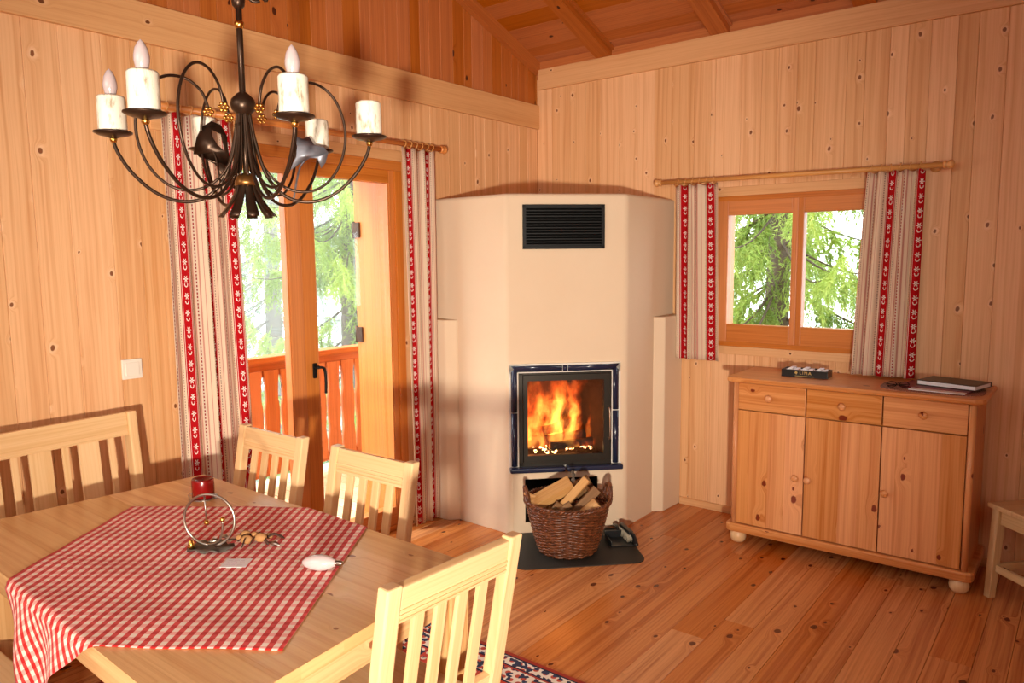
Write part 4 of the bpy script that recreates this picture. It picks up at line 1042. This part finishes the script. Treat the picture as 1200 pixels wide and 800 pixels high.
# ------------------------------------------------------------------ chairs
def make_chair():
    """origin on the floor under the seat centre; back at +y, faces -y"""
    root = empty('dining_chair', (0, 0, 0))
    W = .43; yb = .19; rake = .19
    def pb(z): return yb + max(0, z - .44) * rake
    for sx in (-1, 1):
        mb = MB(); x = sx * (W / 2 - .022)
        # rear post: lower leg and raked upper part as one bar
        pts = [(0, -.03), (.44, .0), (.925, .485 * rake)]
        vs = []
        for z, dy in pts:
            for (ax, ay) in ((-.021, -.018), (.021, -.018), (.021, .018), (-.021, .018)): vs.append((x + ax, yb + dy + ay, z))
        fs = [[3, 2, 1, 0], [8, 9, 10, 11]]
        for k in range(2):
            for q in range(4): r2 = (q + 1) % 4; fs.append([k * 4 + q, k * 4 + r2, k * 4 + 4 + r2, k * 4 + 4 + q])
        ru, rv = random.random() * 9, random.random() * 9
        mb.add(vs, fs, [[(vs[i][0] + vs[i][1] * .3 + ru, vs[i][2] + rv) for i in f] for f in fs])
        o = fixn(mb.build('back_post', 'beech', root)); md = o.modifiers.new('soft', 'BEVEL'); md.width = .005; md.segments = 2
        mb = MB(); mb.box((x - .021, -.215, 0), (x + .021, -.173, .435), 'z', .004, taper=(.8, 1)); mb.build('leg', 'beech', root)
        mb = MB(); mb.box((x - .010, -.18, .37), (x + .010, yb - .018, .43), 'y', .002); mb.build('seat_rail', 'beech', root)
    A = math.atan(rake)
    def back(mb, x0, x1, za, zb, th, bev):
        h = zb - za; mb.box((x0, -th / 2, 0), (x1, th / 2, h / math.cos(A)), None, bev, M=T(0, pb(za), za) @ RX(-A))
    mb = MB(); back(mb, -W / 2 + .043, W / 2 - .043, .832, .918, .026, .004); tr_ = mb.build('top_rail', 'beech', root)
    mb = MB()
    for k in range(3):
        za = .838 + k * .012; mb.box((-W / 2 + .044, -.0160, 0), (W / 2 - .044, -.0125, .005), 'x', 0, M=T(0, pb(za), za) @ RX(-A)); mb.box((-W / 2 + .044, .0125, 0), (W / 2 - .044, .0160, .005), 'x', 0, M=T(0, pb(za), za) @ RX(-A))
    mb.build('moulding', 'beech', tr_)
    mb = MB(); back(mb, -W / 2 + .043, W / 2 - .043, .50, .545, .022, .003); mb.build('lower_rail', 'beech', root)
    n = 4; span = W - .086
    for k in range(n):
        xc = -span / 2 + span * (k + 1) / (n + 1); mb = MB(); back(mb, xc - .017, xc + .017, .54, .838, .012, .003); mb.build('slat', 'beech', root)
    mb = MB(); mb.box((-W / 2 + .008, -.225, .435), (W / 2 - .008, yb - .02, .458), 'y', .006); mb.build('seat', 'beech', root)
    mb = MB(); mb.box((-W / 2 + .04, -.205, .37), (W / 2 - .04, -.185, .43), 'x', .002); mb.box((-W / 2 + .04, yb - .01, .37), (W / 2 - .04, yb + .01, .43), 'x', .002); mb.build('seat_rail', 'beech', root)
    return root
ch = make_chair()
GR = 'dining chairs around the table'
tag(ch, 'slatted pine chair at the far side of the table, next to the door curtain', 'chair', GR)
ybt = .19 + .485 * .19
ch.location = (.640, -2.690 - ybt, 0)
c2 = copy_tree(ch); c2.location = (1.238, -2.692 - ybt, 0); tag(c2, 'slatted pine chair in front of the right leaf of the balcony door', 'chair', GR)
c3 = copy_tree(ch); c3.rotation_euler = (0, 0, R(-90 - 3)); c3.location = (2.100 - ybt, -3.192, 0); tag(c3, 'slatted pine chair at the right end of the table, nearest the viewer', 'chair', GR)

# wall bench with back
bench = empty('wall_bench', (.11, -2.992, 0), R(4), 'long pale wooden bench with slatted back against the left wall', 'bench')
BL = 1.40; rk = .10; A = math.atan(rk)      # local: back at x=0 (leans to -x), runs to -y
def bback(mb, y0, y1, za, zb, th, bev, dx=0):
    mb.box((-th / 2, y0, 0), (th / 2, y1, (zb - za)), None, bev, M=T(.055 - (za - .45) * rk + dx, 0, za) @ RY(-A))
for y in (-.036, -BL):
    mb = MB(); bback(mb, y, y + .036, .02, 1.0, .05, .006); mb.build('end_post', 'beech', bench)
    mb = MB(); mb.box((.30, y, 0), (.34, y + .036, .43), 'z', .004); mb.build('leg', 'beech', bench)
    mb = MB(); mb.box((.06, y + .008, .36), (.32, y + .028, .43), 'x', .002); mb.build('seat_rail', 'beech', bench)
mb = MB(); bback(mb, -BL + .036, -.036, .90, .995, .028, .004); tr_ = mb.build('top_rail', 'beech', bench)
mb = MB(); bback(mb, -BL + .036, -.036, .905, .909, .032, .0); bback(mb, -BL + .036, -.036, .918, .921, .032, .0); mb.build('moulding', 'beech', tr_)
mb = MB(); bback(mb, -BL + .036, -.036, .50, .55, .024, .003); mb.build('lower_rail', 'beech', bench)
y = -.036 - .058; k = 0
while y > -BL + .10:
    w = .022 if k % 2 == 0 else .078; mb = MB(); bback(mb, y - w, y, .545, .905, .012, .002); mb.build('slat', 'beech', bench); y -= w + .038; k += 1
mb = MB(); mb.box((.04, -BL, .43), (.36, 0, .455), 'y', .005); mb.build('seat', 'beech', bench)
# return bench on the near side
b2 = empty('low_bench', (.40, -3.91, 0), 0, 'plain pale wooden bench without back at the near left side of the table', 'bench')
mb = MB(); mb.box((-.34, -.18, .425), (.555, .215, .455), 'x', .005); mb.build('seat', 'beech', b2)
for x in (-.30, .47):
    for y in (-.14, .15): mb = MB(); mb.box((x, y, 0), (x + .045, y + .045, .425), 'z', .004); mb.build('leg', 'beech', b2)
mb = MB(); mb.box((-.26, .16, .35), (.47, .18, .425), 'x', .002); mb.box((-.26, -.13, .35), (.47, -.11, .425), 'x', .002); mb.build('seat_rail', 'beech', b2)

# stool right of the sideboard
st = empty('wooden_stool', (3.115, -.385, 0), R(-43), 'plain pale wooden stool right of the sideboard, cut by the picture edge', 'stool')
hs = .175
mb = MB(); mb.box((-hs, -hs, .43), (hs, hs, .453), 'y', .005); mb.build('seat', 'stool', st)
for sx in (-1, 1):
    for sy in (-1, 1):
        mb = MB(); xx, yy = sx * (hs - .035), sy * (hs - .035); vs = []
        for z, k, w in ((0, 1.10, .017), (.43, 1.0, .021)):
            for ax, ay in ((-1, -1), (1, -1), (1, 1), (-1, 1)): vs.append((xx * k + ax * w, yy * k + ay * w, z))
        mb.add(vs, [[3, 2, 1, 0], [4, 5, 6, 7], [0, 1, 5, 4], [1, 2, 6, 5], [2, 3, 7, 6], [3, 0, 4, 7]], [[(p[0] * .3 + p[1], p[2]) for p in (vs[i] for i in f)] for f in [[3, 2, 1, 0], [4, 5, 6, 7], [0, 1, 5, 4], [1, 2, 6, 5], [2, 3, 7, 6], [3, 0, 4, 7]]])
        o = fixn(mb.build('leg', 'stool', st)); md = o.modifiers.new('soft', 'BEVEL'); md.width = .003; md.segments = 2
for a in range(4):
    mb = MB(); mb.box((-hs + .05, -hs + .026, .36), (hs - .05, -hs + .044, .43), 'x', .002, M=RZ(a * PI / 2)); mb.build('apron', 'stool', st)
    mb = MB(); mb.box((-hs + .045, -hs + .022, .13), (hs - .045, -hs + .040, .165), 'x', .002, M=RZ(a * PI / 2)); mb.build('stretcher', 'stool', st)

# rug under the table
mb = MB(); rx0, rx1, ry0, ry1 = .30, 2.05, -3.95, -2.155
NX = 40
vs = [(rx0, ry0, .0), (rx1, ry0, .0), (rx1, ry1, .0), (rx0, ry1, .0)]
cxr, cyr = (rx0 + rx1) / 2, (ry0 + ry1) / 2
E_ = .45
inn = [(rx0 + E_, ry0 + E_), (rx1 - E_, ry0 + E_), (rx1 - E_, ry1 - E_), (rx0 + E_, ry1 - E_)]
ou = [(rx0, ry0), (rx1, ry0), (rx1, ry1), (rx0, ry1)]
vs = [(*p, .008) for p in ou] + [(*p, .008) for p in inn] + [(*p, .0) for p in ou]
fs = []; us = []
for i in range(4):
    j = (i + 1) % 4; fs.append([i, j, 4 + j, 4 + i]); L = math.dist(ou[i], ou[j]); us.append([(0 + i * 3, 0), (L + i * 3, 0), (L - E_ + i * 3, E_), (E_ + i * 3, E_)])
    fs.append([8 + i, 8 + j, j, i]); us.append([(0, .002), (L, .002), (L, .0), (0, 0)])
fs.append([4, 5, 6, 7]); us.append([(p[0], p[1] + 6) for p in inn])
mb.add(vs, fs, us, .5); o = fixn(mb.build('oriental_rug', 'rug', loc=(cxr, cyr, 0))); tag(o, 'red and cream patterned oriental rug on the floor under the table', 'rug')

# ------------------------------------------------------------------ things on the table
ZC_ = TZ + .0065
cd = empty('pillar_candle', (.735, -3.052, TZ), 0, 'short dark red pillar candle at the far corner of the table', 'candle')
mb = MB(); mb.lathe([(.034, .004), (.038, .006), (.0385, .066), (.036, .072), (.031, .070), (.022, .062), (.0001, .060)], 28); mb.build('wax', 'wax', cd)
mb = MB(); mb.tube([(0, 0, .058), (.002, 0, .070)], .0012, 6); mb.build('wick', 'black', cd)
mb = MB(); mb.lathe([(.0001, 0), (.046, 0), (.05, .003), (.046, .004), (.0001, .004)], 24)
for a in (R(-150), R(30)): mb.tube([(math.cos(a) * .05 + math.cos(t) * .008 * math.cos(a), math.sin(a) * .05 + math.cos(t) * .008 * math.sin(a), .006 + .006 * math.sin(t)) for t in np.linspace(0, 2 * PI, 13)[:-1]], .0018, 6, True)
mb.build('dish', 'silver', cd)
# ring candle holder
rg = empty('ring_holder', (1.207, -3.305, ZC_ - .001), math.atan2(rt.y, rt.x), 'upright steel ring with brass balls on a dark leaf base on the checked cloth', 'candle holder')
mb = MB(); vs = []; NL = 24
rim = []
for k in range(NL):
    a = 2 * PI * k / NL; rr = .060 * (1 + .10 * math.cos(a * 2 + .5) + .07 * math.cos(5 * a)); rim.append((rr * math.cos(a) * 1.05 + .005, rr * math.sin(a) * .78))
vs = [(0.005, 0, .004)] + [(x * .5, y * .5, .003 + .003 * (i % 2)) for i, (x, y) in enumerate(rim)] + [(x, y, .006 + .006 * math.sin(i * 1.7)) for i, (x, y) in enumerate(rim)]
fs = [[0, 1 + k, 1 + (k + 1) % NL] for k in range(NL)] + [[1 + k, 1 + NL + k, 1 + NL + (k + 1) % NL, 1 + (k + 1) % NL] for k in range(NL)]
mb.add(vs, fs, None, .5, True); o = mb.build('leaf_base', plain('grey_brown_leaf', (.15, .13, .11), .5, .4, .5, (60, .002), .4), rg); md = o.modifiers.new('t', 'SOLIDIFY'); md.thickness = .002
mb = MB(); Rr = .076; mb.tube([(Rr * math.cos(a) + .004, .012 * math.sin(a * .5), Rr * math.sin(a) + Rr + .008) for a in np.linspace(R(-75), R(265), 48)], .0038, 8); mb.build('ring', 'silver', rg)
mb = MB(); mb.tube([(-.004, 0, 2 * Rr + .006), (.0, -.004, .085)], .0026, 8); mb.tube(smoothpts([(.0, .0, .012), (.03, -.006, .022), (.045, -.01, .05), (.050, -.012, .085)], 6), .003, 8); mb.build('arm', 'silver', rg)
mb = MB(); mb.ball((.0, -.004, .080), .008); mb.ball((.050, -.012, .092), .0075); mb.lathe([(.011, .008), (.009, .018), (.005, .03), (.0001, .034)], 12, (-.045, -.012, 0)); mb.build('brass_ball', 'gold', rg)
# dried flower sprig
dr = empty('dried_sprig', (1.262, -3.205, ZC_), R(35), 'small sprig of dried brown flowers and ribbon lying beside the ring holder', 'dried flowers')
mb = MB()
for k in range(7):
    a = R(k * 50); x = -.03 + k * .014; mb.ball((x, .016 * math.sin(k * 2.3), .014 + .006 * (k % 2)), .011 + .003 * (k % 3), 10, (1.1, .9, .8))
mb.build('blossom', 'dried', dr)
mb = MB()
for k in range(9):
    a = k * 2.4; x0 = -.02 + k * .008; L = .035 + .012 * (k % 3)
    mb.tube(smoothpts([(x0, 0, .010), (x0 + math.cos(a) * L * .5, math.sin(a) * L * .5, .022), (x0 + math.cos(a) * L, math.sin(a) * L, .005)], 5), [.003] + [.0045] * 9 + [.001], 6, flat=.4)
mb.tube(smoothpts([(-.02, 0, .008), (-.06, .004, .006), (-.10, -.006, .004)], 5), .003, 6)
mb.build('ribbon', 'brownleaf', dr)
mb = MB()
for (x, y, a) in ((-.085, -.004, 200), (-.07, .014, 150), (.065, -.02, -20)):
    a = R(a); mb.tube([(x, y, .006), (x + math.cos(a) * .02, y + math.sin(a) * .02, .010), (x + math.cos(a) * .045, y + math.sin(a) * .045, .003)], [.002, .008, .001], 6, flat=.3)
mb.build('pale_leaf', 'silver', dr)
# paper note
nt_ = MB(); nt_.box((-.036, -.029, 0), (.036, .029, .0008), 'x'); o = nt_.build('paper_note', 'paper'); o.location = (1.372, -3.318, ZC_ + .0005); o.rotation_euler = (0, 0, R(38)); tag(o, 'small white paper note lying on the checked cloth', 'note')
cu = MB()
for k in range(4):
    for q in range(3): cu.box((-.026 + q * .017, .014 - k * .010, .0008), (-.026 + q * .017 + .010 + .004 * ((k + q) % 2), .0155 - k * .010, .0011), 'x')
cu.build('handwriting', plain('faded_ink', (.50, .36, .45), .8), o)
# loose candle bulb on the cloth
lb = empty('loose_bulb', (1.603, -3.208, ZC_ + .0228), math.atan2(rt.y, rt.x) - R(5), 'frosted candle bulb lying loose on the checked cloth', 'light bulb')
bulb_prof = [(.0001, -.052), (.006, -.048), (.013, -.038), (.0185, -.02), (.0205, 0), (.019, .014), (.014, .028), (.0095, .036), (.009, .040)]
mb = MB(); mb.lathe([(r_, -z) for r_, z in bulb_prof][::-1] if False else [(r_ * 1.08, z * 1.02) for r_, z in bulb_prof], 24, M=RY(R(90))); fixn(mb.build('glass', 'bulb', lb))
mb = MB(); mb.lathe([(.009, .038), (.0072, .040), (.0078, .044), (.0068, .047), (.0078, .050), (.0068, .053), (.0075, .056), (.004, .062), (.0001, .064)], 18, M=RY(R(90))); mb.build('screw_base', 'silver', lb)

# ------------------------------------------------------------------ chandelier
CX, CY = 1.362, -3.222
cv = Vector((CX - CAMPOS.x, CY - CAMPOS.y, 0)).normalized(); cr = Vector((-cv.y, cv.x, 0)) * -1   # away from viewer / to the right
chd = empty('chandelier', (CX, CY, 1.72), 0, 'wrought iron chandelier with six birch-like candle sleeves hanging over the table', 'chandelier')
def cp(rad, th, z): return cr * (rad * math.sin(th)) - cv * (rad * math.cos(th)) + Vector((0, 0, z - 1.72))
zt = roofz(CY)
mb = MB(); mb.tube([(0, 0, 2.04 - 1.72), (0, 0, 2.30 - 1.72)], .0085, 12); mb.build('stem', 'iron', chd)
mb = MB(); mb.ball((0, 0, 2.228 - 1.72), .0135, 16); mb.build('brass_ball', 'gold', chd)
mb = MB(); mb.lathe([(.006, -.035), (.016, -.028), (.030, -.014), (.0335, 0), (.030, .014), (.016, .028), (.008, .034)], 24, (0, 0, 2.020 - 1.72)); mb.build('hub', 'iron', chd)
mb = MB(); zl = 2.29
mb.lathe([(.008, 2.268 - 1.72), (.016, 2.276 - 1.72), (.018, 2.292 - 1.72), (.012, 2.31 - 1.72), (.008, 2.33 - 1.72)], 16)
mb.build('collar', 'iron', chd)
mb = MB(); sc_ = []
for t in np.linspace(0, 1, 40):
    a = R(150) + t * R(330); r_ = .030 - .012 * t; sc_.append(cr * (.045 + r_ * math.cos(a + PI)) + Vector((0, 0, 2.31 - 1.72 + r_ * math.sin(a + PI))))
mb.tube(sc_, .0045, 8); mb.tube([sc_[0], cr * .01 + Vector((0, 0, 2.345 - 1.72))], .0045, 8); mb.build('scroll', 'iron', chd)
k = 0; z = 2.33
mbc = MB()
while z < zt - .07:    # chain links up to the ceiling
    ax = cr if k % 2 else cv
    mbc.tube([ax * (.009 * math.cos(a)) + Vector((0, 0, z + .018 - 1.72 + .022 * math.sin(a))) for a in np.linspace(0, 2 * PI, 15)[:-1]], .0028, 6, True); z += .034; k += 1
mbc.build('chain', 'iron', chd)
mb = MB(); mb.lathe([(.0001, z - 1.72 - .01), (.01, z - 1.72), (.045, zt - .03 - 1.72), (.05, zt + .0 - 1.72)], 20); mb.build('ceiling_cup', 'iron', chd)
# bundle, dome and flared leaf tassel
mb = MB()
for q in range(12):
    a = 2 * PI * q / 12 + .13; mb.tube(smoothpts([cp(.012, a, 2.0), cp(.019, a, 1.94), cp(.026, a, 1.88), cp(.038, a, 1.83)], 5), .0036, 7)
mb.tube([(0, 0, 2.0 - 1.72), (0, 0, 1.80 - 1.72)], .008, 10); mb.build('rod_bundle', 'iron', chd)
mb = MB(); mb.lathe([(.031, 1.805 - 1.72), (.031, 1.815 - 1.72), (.026, 1.828 - 1.72), (.014, 1.838 - 1.72), (.0001, 1.841 - 1.72)], 24); mb.build('gold_dome', plain('old_gold', (.36, .17, .05), .35, .9), chd)
for q in range(9):
    a = 2 * PI * q / 9 + .2; m2 = MB(); vs = []
    for t in np.linspace(0, 1, 8):
        rr = .024 + .050 * t ** 1.7; z_ = 1.812 - .092 * t; w = .009 + .0055 * t
        c_ = cp(rr, a, z_); tg = (cp(1, a + PI / 2, 1.72)); vs += [c_ - tg * w, c_ + tg * w]
    fs = [[2 * i, 2 * i + 1, 2 * i + 3, 2 * i + 2] for i in range(7)]
    m2.add(vs, fs, None, .5, True); o = m2.build('tassel_leaf', 'iron', chd); md = o.modifiers.new('t', 'SOLIDIFY'); md.thickness = .0025
RA = .333; PZ = 1.937
ths = [R(-100), R(-40), R(20), R(80), R(140), R(200)]
for i, th in enumerate(ths):
    mb = MB(); prof = [(.015, 2.0), (.028, 1.92), (.055, 1.83), (.105, 1.775), (.17, 1.762), (.235, 1.785), (.29, 1.835), (.322, 1.885), (RA, PZ - .020)]
    mb.tube(smoothpts([cp(r_, th, z_) for r_, z_ in prof], 7), .0048, 9); arm = mb.build('arm', 'iron', chd)
    mb = MB(); mb.ball(cp(RA, th, PZ - .014), .0095, 12); mb.build('brass_ball', 'gold', arm)
    mb = MB(); c_ = cp(RA, th, PZ); mb.lathe([(.010, -.010), (.020, -.006), (.036, -.003), (.048, .003), (.0475, .006), (.035, .003), (.0001, .002)], 26, c_); mb.build('drip_plate', 'iron', arm)
    mb = MB(); mb.lathe([(.0345, .004), (.0352, .010), (.0352, .092), (.032, .097), (.027, .096), (.024, .088), (.0001, .086)], 26, c_); o = mb.build('candle_sleeve', 'sleeve', arm)
    if i < 3:
        mb = MB(); mb.lathe([(.010, .088), (.010, .096), (.0145, .106), (.0175, .120), (.0175, .130), (.0145, .146), (.008, .160), (.0001, .168)], 20, c_)
        mb.build('candle_bulb', 'bulb', arm)
    # scroll loop in the same plane with a gilded flower at its inner tip
    t2 = th + R(7)
    prof = [(.020, 1.97), (.035, 1.88), (.075, 1.82), (.13, 1.792), (.19, 1.800), (.238, 1.845), (.264, 1.91), (.266, 1.98), (.242, 2.045), (.197, 2.083), (.145, 2.083), (.105, 2.052), (.088, 2.008)]
    mb = MB(); mb.tube(smoothpts([cp(r_, t2, z_) for r_, z_ in prof], 6), .0038, 8); sc2 = mb.build('scroll_arm', 'iron', chd)
    mb = MB(); fc = cp(.088, t2, 1.998)
    for q in range(6):
        a = 2 * PI * q / 6; mb.ball(fc + Vector((cr * math.cos(a) * .0095)) + Vector((0, 0, math.sin(a) * .0095)), .0052, 8, (1, 1, 1))
    mb.ball(fc - cv * .004, .004, 8); mb.build('gilt_flower', 'gold', sc2)
# two hammered metal leaves that hang on the far candles
for (th, rad, z_, mt, lab, out, hol) in (
    (R(200), .30, 1.952, 'iron', 'dark brown iron leaf', [((a_ - 373) * .00055, (267 - b_) * .00055) for a_, b_ in ((296, 332), (318, 250), (345, 190), (395, 158), (440, 175), (468, 235), (470, 300), (480, 390), (500, 515), (470, 500), (440, 440), (400, 385), (350, 352), (325, 345), (314, 330))], [((a_ - 373) * .00055, (267 - b_) * .00055) for a_, b_ in ((395, 205), (438, 228), (452, 312), (420, 285), (398, 245))]),
    (R(140), .30, 1.930, 'silverleaf', 'grey crumpled metal leaf', [(-.072, -.062), (-.050, -.020), (-.046, .010), (-.052, .040), (-.028, .034), (-.008, .040), (.004, .014), (.030, .010), (.044, -.004), (.036, -.034), (.022, -.052), (.012, -.024), (-.008, -.020), (-.034, -.034), (-.052, -.050)], None)):
    mb = MB(); c_ = cp(rad, th, z_); c_ = c_ - cv * .055 * 1.0
    from mathutils.geometry import tessellate_polygon
    tri = tessellate_polygon([[Vector((x_, y_, 0)) for x_, y_ in out]] + ([[Vector((x_, y_, 0)) for x_, y_ in hol]] if hol else [])); out = out + (hol or [])
    vs = [c_ + cr * x_ + Vector((0, 0, y_)) - cv * (.010 * math.sin(x_ * 70) + .008 * math.cos(y_ * 60)) for x_, y_ in out]
    mb.add(vs, [list(t_) for t_ in tri], None, .5, True)
    mb.tube(smoothpts([c_ + Vector((0, 0, -.01)), cp(rad * .8, th, z_ - .05), cp(.20, th, 1.775)], 5), .003, 6)
    o = mb.build('metal_leaf', mt, chd); md = o.modifiers.new('t', 'SOLIDIFY'); md.thickness = .003; o['label'] = lab

# ------------------------------------------------------------------ outdoors: balcony
mb = MB(); y = -4.2
while y < .8:
    mb.box((-1.62, y + .003, -.055), (-.36, y + .117, -.03), 'x', .003); y += .12
struct(mb.build('balcony_floor', 'deck'))
rail = empty('balcony_railing', (-1.42, -2.0, -.03), 0, 'reddish wooden balcony railing with wavy cut balusters outside the door', 'railing')
def rb(mb, name, mat='balcony'):
    o = mb.build(name, mat); o.parent = rail; o.location = (1.42, 2.0, .03); return o
mb = MB(); mb.box((-1.49, -4.1, .885), (-1.37, .8, .925), 'y', .006); rb(mb, 'handrail')
mb = MB(); mb.box((-1.44, -4.1, .785), (-1.40, .8, .885), 'y', .004); rb(mb, 'upper_beam')
mb = MB(); mb.box((-1.44, -4.1, .06), (-1.40, .8, .14), 'y', .004); rb(mb, 'lower_beam')
y = -4.0; k = 0
while y < .75:
    mb = MB(); w = .055; pts = []
    w = .059; prof = [(0, w), (.14, w), (.24, w * .82), (.36, w * .98), (.46, w * 1.0), (.54, w * .80), (.64, w * .86), (.70, w), (.74, w)]
    L_ = [(-w_, z_ + .09) for z_, w_ in prof]; R_2 = [(w_, z_ + .09) for z_, w_ in prof][::-1]
    mb.prism(L_ + R_2, 0, .022, M=T(-1.392, y + .06, 0) @ Matrix(((0, 0, 1, 0), (1, 0, 0, 0), (0, 1, 0, 0), (0, 0, 0, 1))), grain='y')
    fixn(rb(mb, 'baluster')); y += .137
for y in (-4.0, -.1):
    mb = MB(); mb.box((-1.50, y, -.03), (-1.44, y + .09, .885), 'z', .005); rb(mb, 'post')

mb = MB(); vs = []; fs = []; NG = 24
for j in range(NG + 1):
    for i in range(NG + 1):
        X = -42 + 66 * i / NG; Y = -22 + 70 * j / NG; Z = -3.4 - .10 * (abs(X) if X < 0 else 0) * .6 - .05 * max(0, Y) + .3 * math.sin(X * .4) * math.cos(Y * .3); vs.append((X, Y, Z))
for j in range(NG):
    for i in range(NG): a = j * (NG + 1) + i; fs.append([a, a + 1, a + NG + 2, a + NG + 1])
mb.add(vs, fs, None, .5, True); o = struct(mb.build('ground', 'hill'))

# ------------------------------------------------------------------ spruce trees
def spruce(loc, H, RB_, mat, label, seed, twigs, nl, az0=0.0, zlo=0, zhi=99, start=.06, nk=1.0):
    """zlo/zhi: heights (above base) that get full needle density"""
    r_ = np.random.default_rng(seed)
    root = empty('spruce_tree', loc, 0, label, 'tree', 'spruces outside the house')
    mb = MB(); n = 14
    mb.tube([(0.04 * math.sin(i * .9), .04 * math.cos(i * 1.1), H * i / n) for i in range(n + 1)], [max(.02, .19 * (H / 12) * (1 - i / n) ** .8) for i in range(n + 1)], 10); mb.build('trunk', 'bark', root)
    bmb = MB(); V = []; F = []; bidl = []
    nv = 0; z = H * start
    while z < H * .97:
        f = 1 - z / H; nb = 5 + int(r_.integers(0, 3)); full = zlo <= z <= zhi
        for q in range(nb):
            az = r_.uniform(0, 2 * PI); full = zlo <= z <= zhi and math.cos(az - az0) > -.25; Lb = RB_ * (f ** .75) * r_.uniform(.7, 1.1) + .15
            d = np.array([math.cos(az), math.sin(az), 0]); side = np.array([-d[1], d[0], 0])
            pts = []
            m_ = 10
            for k in range(m_ + 1):
                t = k / m_; pts.append(np.array([0, 0, z]) + d * Lb * t + np.array([0, 0, -Lb * .42 * math.sin(t * 1.9) * .8 + Lb * .22 * t ** 3]))
            bmb.tube(pts, [max(.003, .020 * (1 - k / m_) * (f + .3)) for k in range(m_ + 1)], 5)
            nt2 = int((twigs if full else twigs * .35) * Lb)
            ts = r_.uniform(.08, 1, nt2) ** .8
            for t in ts:
                x = t * m_; k = min(m_ - 1, int(x)); p = pts[k] + (pts[k + 1] - pts[k]) * (x - k)
                sg = r_.choice([-1, 1]); L2 = (.18 + .38 * Lb / 3 * (1 - t * .6)) * r_.uniform(.6, 1.2)
                dr_ = side * sg * r_.uniform(.1, .8) + d * r_.uniform(.1, .6) + np.array([0, 0, -r_.uniform(.5, 1.5)]); dr_ /= np.linalg.norm(dr_)
                nn_ = int(nl * L2) + 3
                a = r_.uniform(0, 1, nn_); base = p + dr_ * L2 * a[:, None] + np.array([0, 0, -1]) * (a[:, None] ** 2) * L2 * .25
                nd = r_.normal(size=(nn_, 3)) * .75 + dr_ * 1.1; nd /= np.linalg.norm(nd, axis=1)[:, None]
                ln = r_.uniform(.045, .085, nn_)[:, None] * (nk if full else 2.0)
                wd = np.cross(nd, r_.normal(size=(nn_, 3))); wd /= np.linalg.norm(wd, axis=1)[:, None]; ww = .0065 * nk if full else .014
                tri = np.stack([base - wd * ww, base + wd * ww, base + nd * ln], 1).reshape(-1, 3)
                V.append(tri); bidl.append(np.full(nn_, r_.uniform(0, 1) * t))
        z += H * .028 + .06
    bmb.build('branches', 'bark', root)
    V = np.concatenate(V); nt3 = len(V) // 3
    me = bpy.data.meshes.new('foliage'); me.vertices.add(len(V)); me.vertices.foreach_set('co', V.astype(np.float32).ravel())
    me.loops.add(nt3 * 3); me.loops.foreach_set('vertex_index', np.arange(nt3 * 3, dtype=np.int32))
    me.polygons.add(nt3); me.polygons.foreach_set('loop_start', np.arange(0, nt3 * 3, 3, dtype=np.int32)); me.polygons.foreach_set('loop_total', np.full(nt3, 3, dtype=np.int32))
    at = me.attributes.new('bid', 'FLOAT', 'FACE'); at.data.foreach_set('value', np.concatenate(bidl).astype(np.float32))
    me.update(); me.validate(); me.materials.append(MAT[mat])
    o = bpy.data.objects.new('foliage', me); COL.objects.link(o); o.parent = root
    return root
spruce((-9.6, 4.3, -4.4), 14, 2.9, 'needle_dark', 'pale hazy spruce with a visible trunk, seen through the left leaf of the balcony door', 1, 30, 40, az0=R(-45), zlo=3.2, zhi=9.5, nk=1.3)
spruce((-4.9, 2.35, -4.0), 13, 2.7, 'needle_light', 'yellow-green spruce seen through the right leaf of the balcony door', 2, 60, 60, az0=R(-50), zlo=3.2, zhi=8)
spruce((.50, 3.75, -3.7), 12, 2.7, 'needle_light', 'bright green spruce with drooping boughs close behind the small window', 3, 75, 75, az0=R(-70), zlo=3.4, zhi=7.3)
spruce((1.5, 12.5, -4.3), 15, 3.2, 'needle_dark', 'grey-green hazy spruce farther off, right in the small window', 4, 26, 36, az0=R(-80), zlo=3, zhi=10, nk=1.6)
spruce((-13.5, 11.5, -5.0), 16, 3.4, 'needle_dark', 'distant pale spruce behind the others beyond the balcony', 5, 18, 30, az0=R(-50), zlo=4, zhi=11, nk=1.9)
# damp mist that hangs between the trees
mb = MB(); mb.box((-30, -18, -8), (-2.6, 34, 5.5)); mb.box((-2.6, 6.0, -8), (22, 34, 5.5))
m, nt, n, l, b = newmat('mist'); n.remove(b); vsn = n.new('ShaderNodeVolumeScatter'); vsn.inputs['Density'].default_value = .034; vsn.inputs['Color'].default_value = (.97, .985, 1, 1)
l.new(vsn.outputs[0], n['Material Output'].inputs['Volume']); MAT['mist'] = m
MISTON = True
if MISTON:
    o = mb.build('mist', 'mist'); tag(o, 'thin pale mist hanging between the trees outside', 'mist', None, 'stuff')
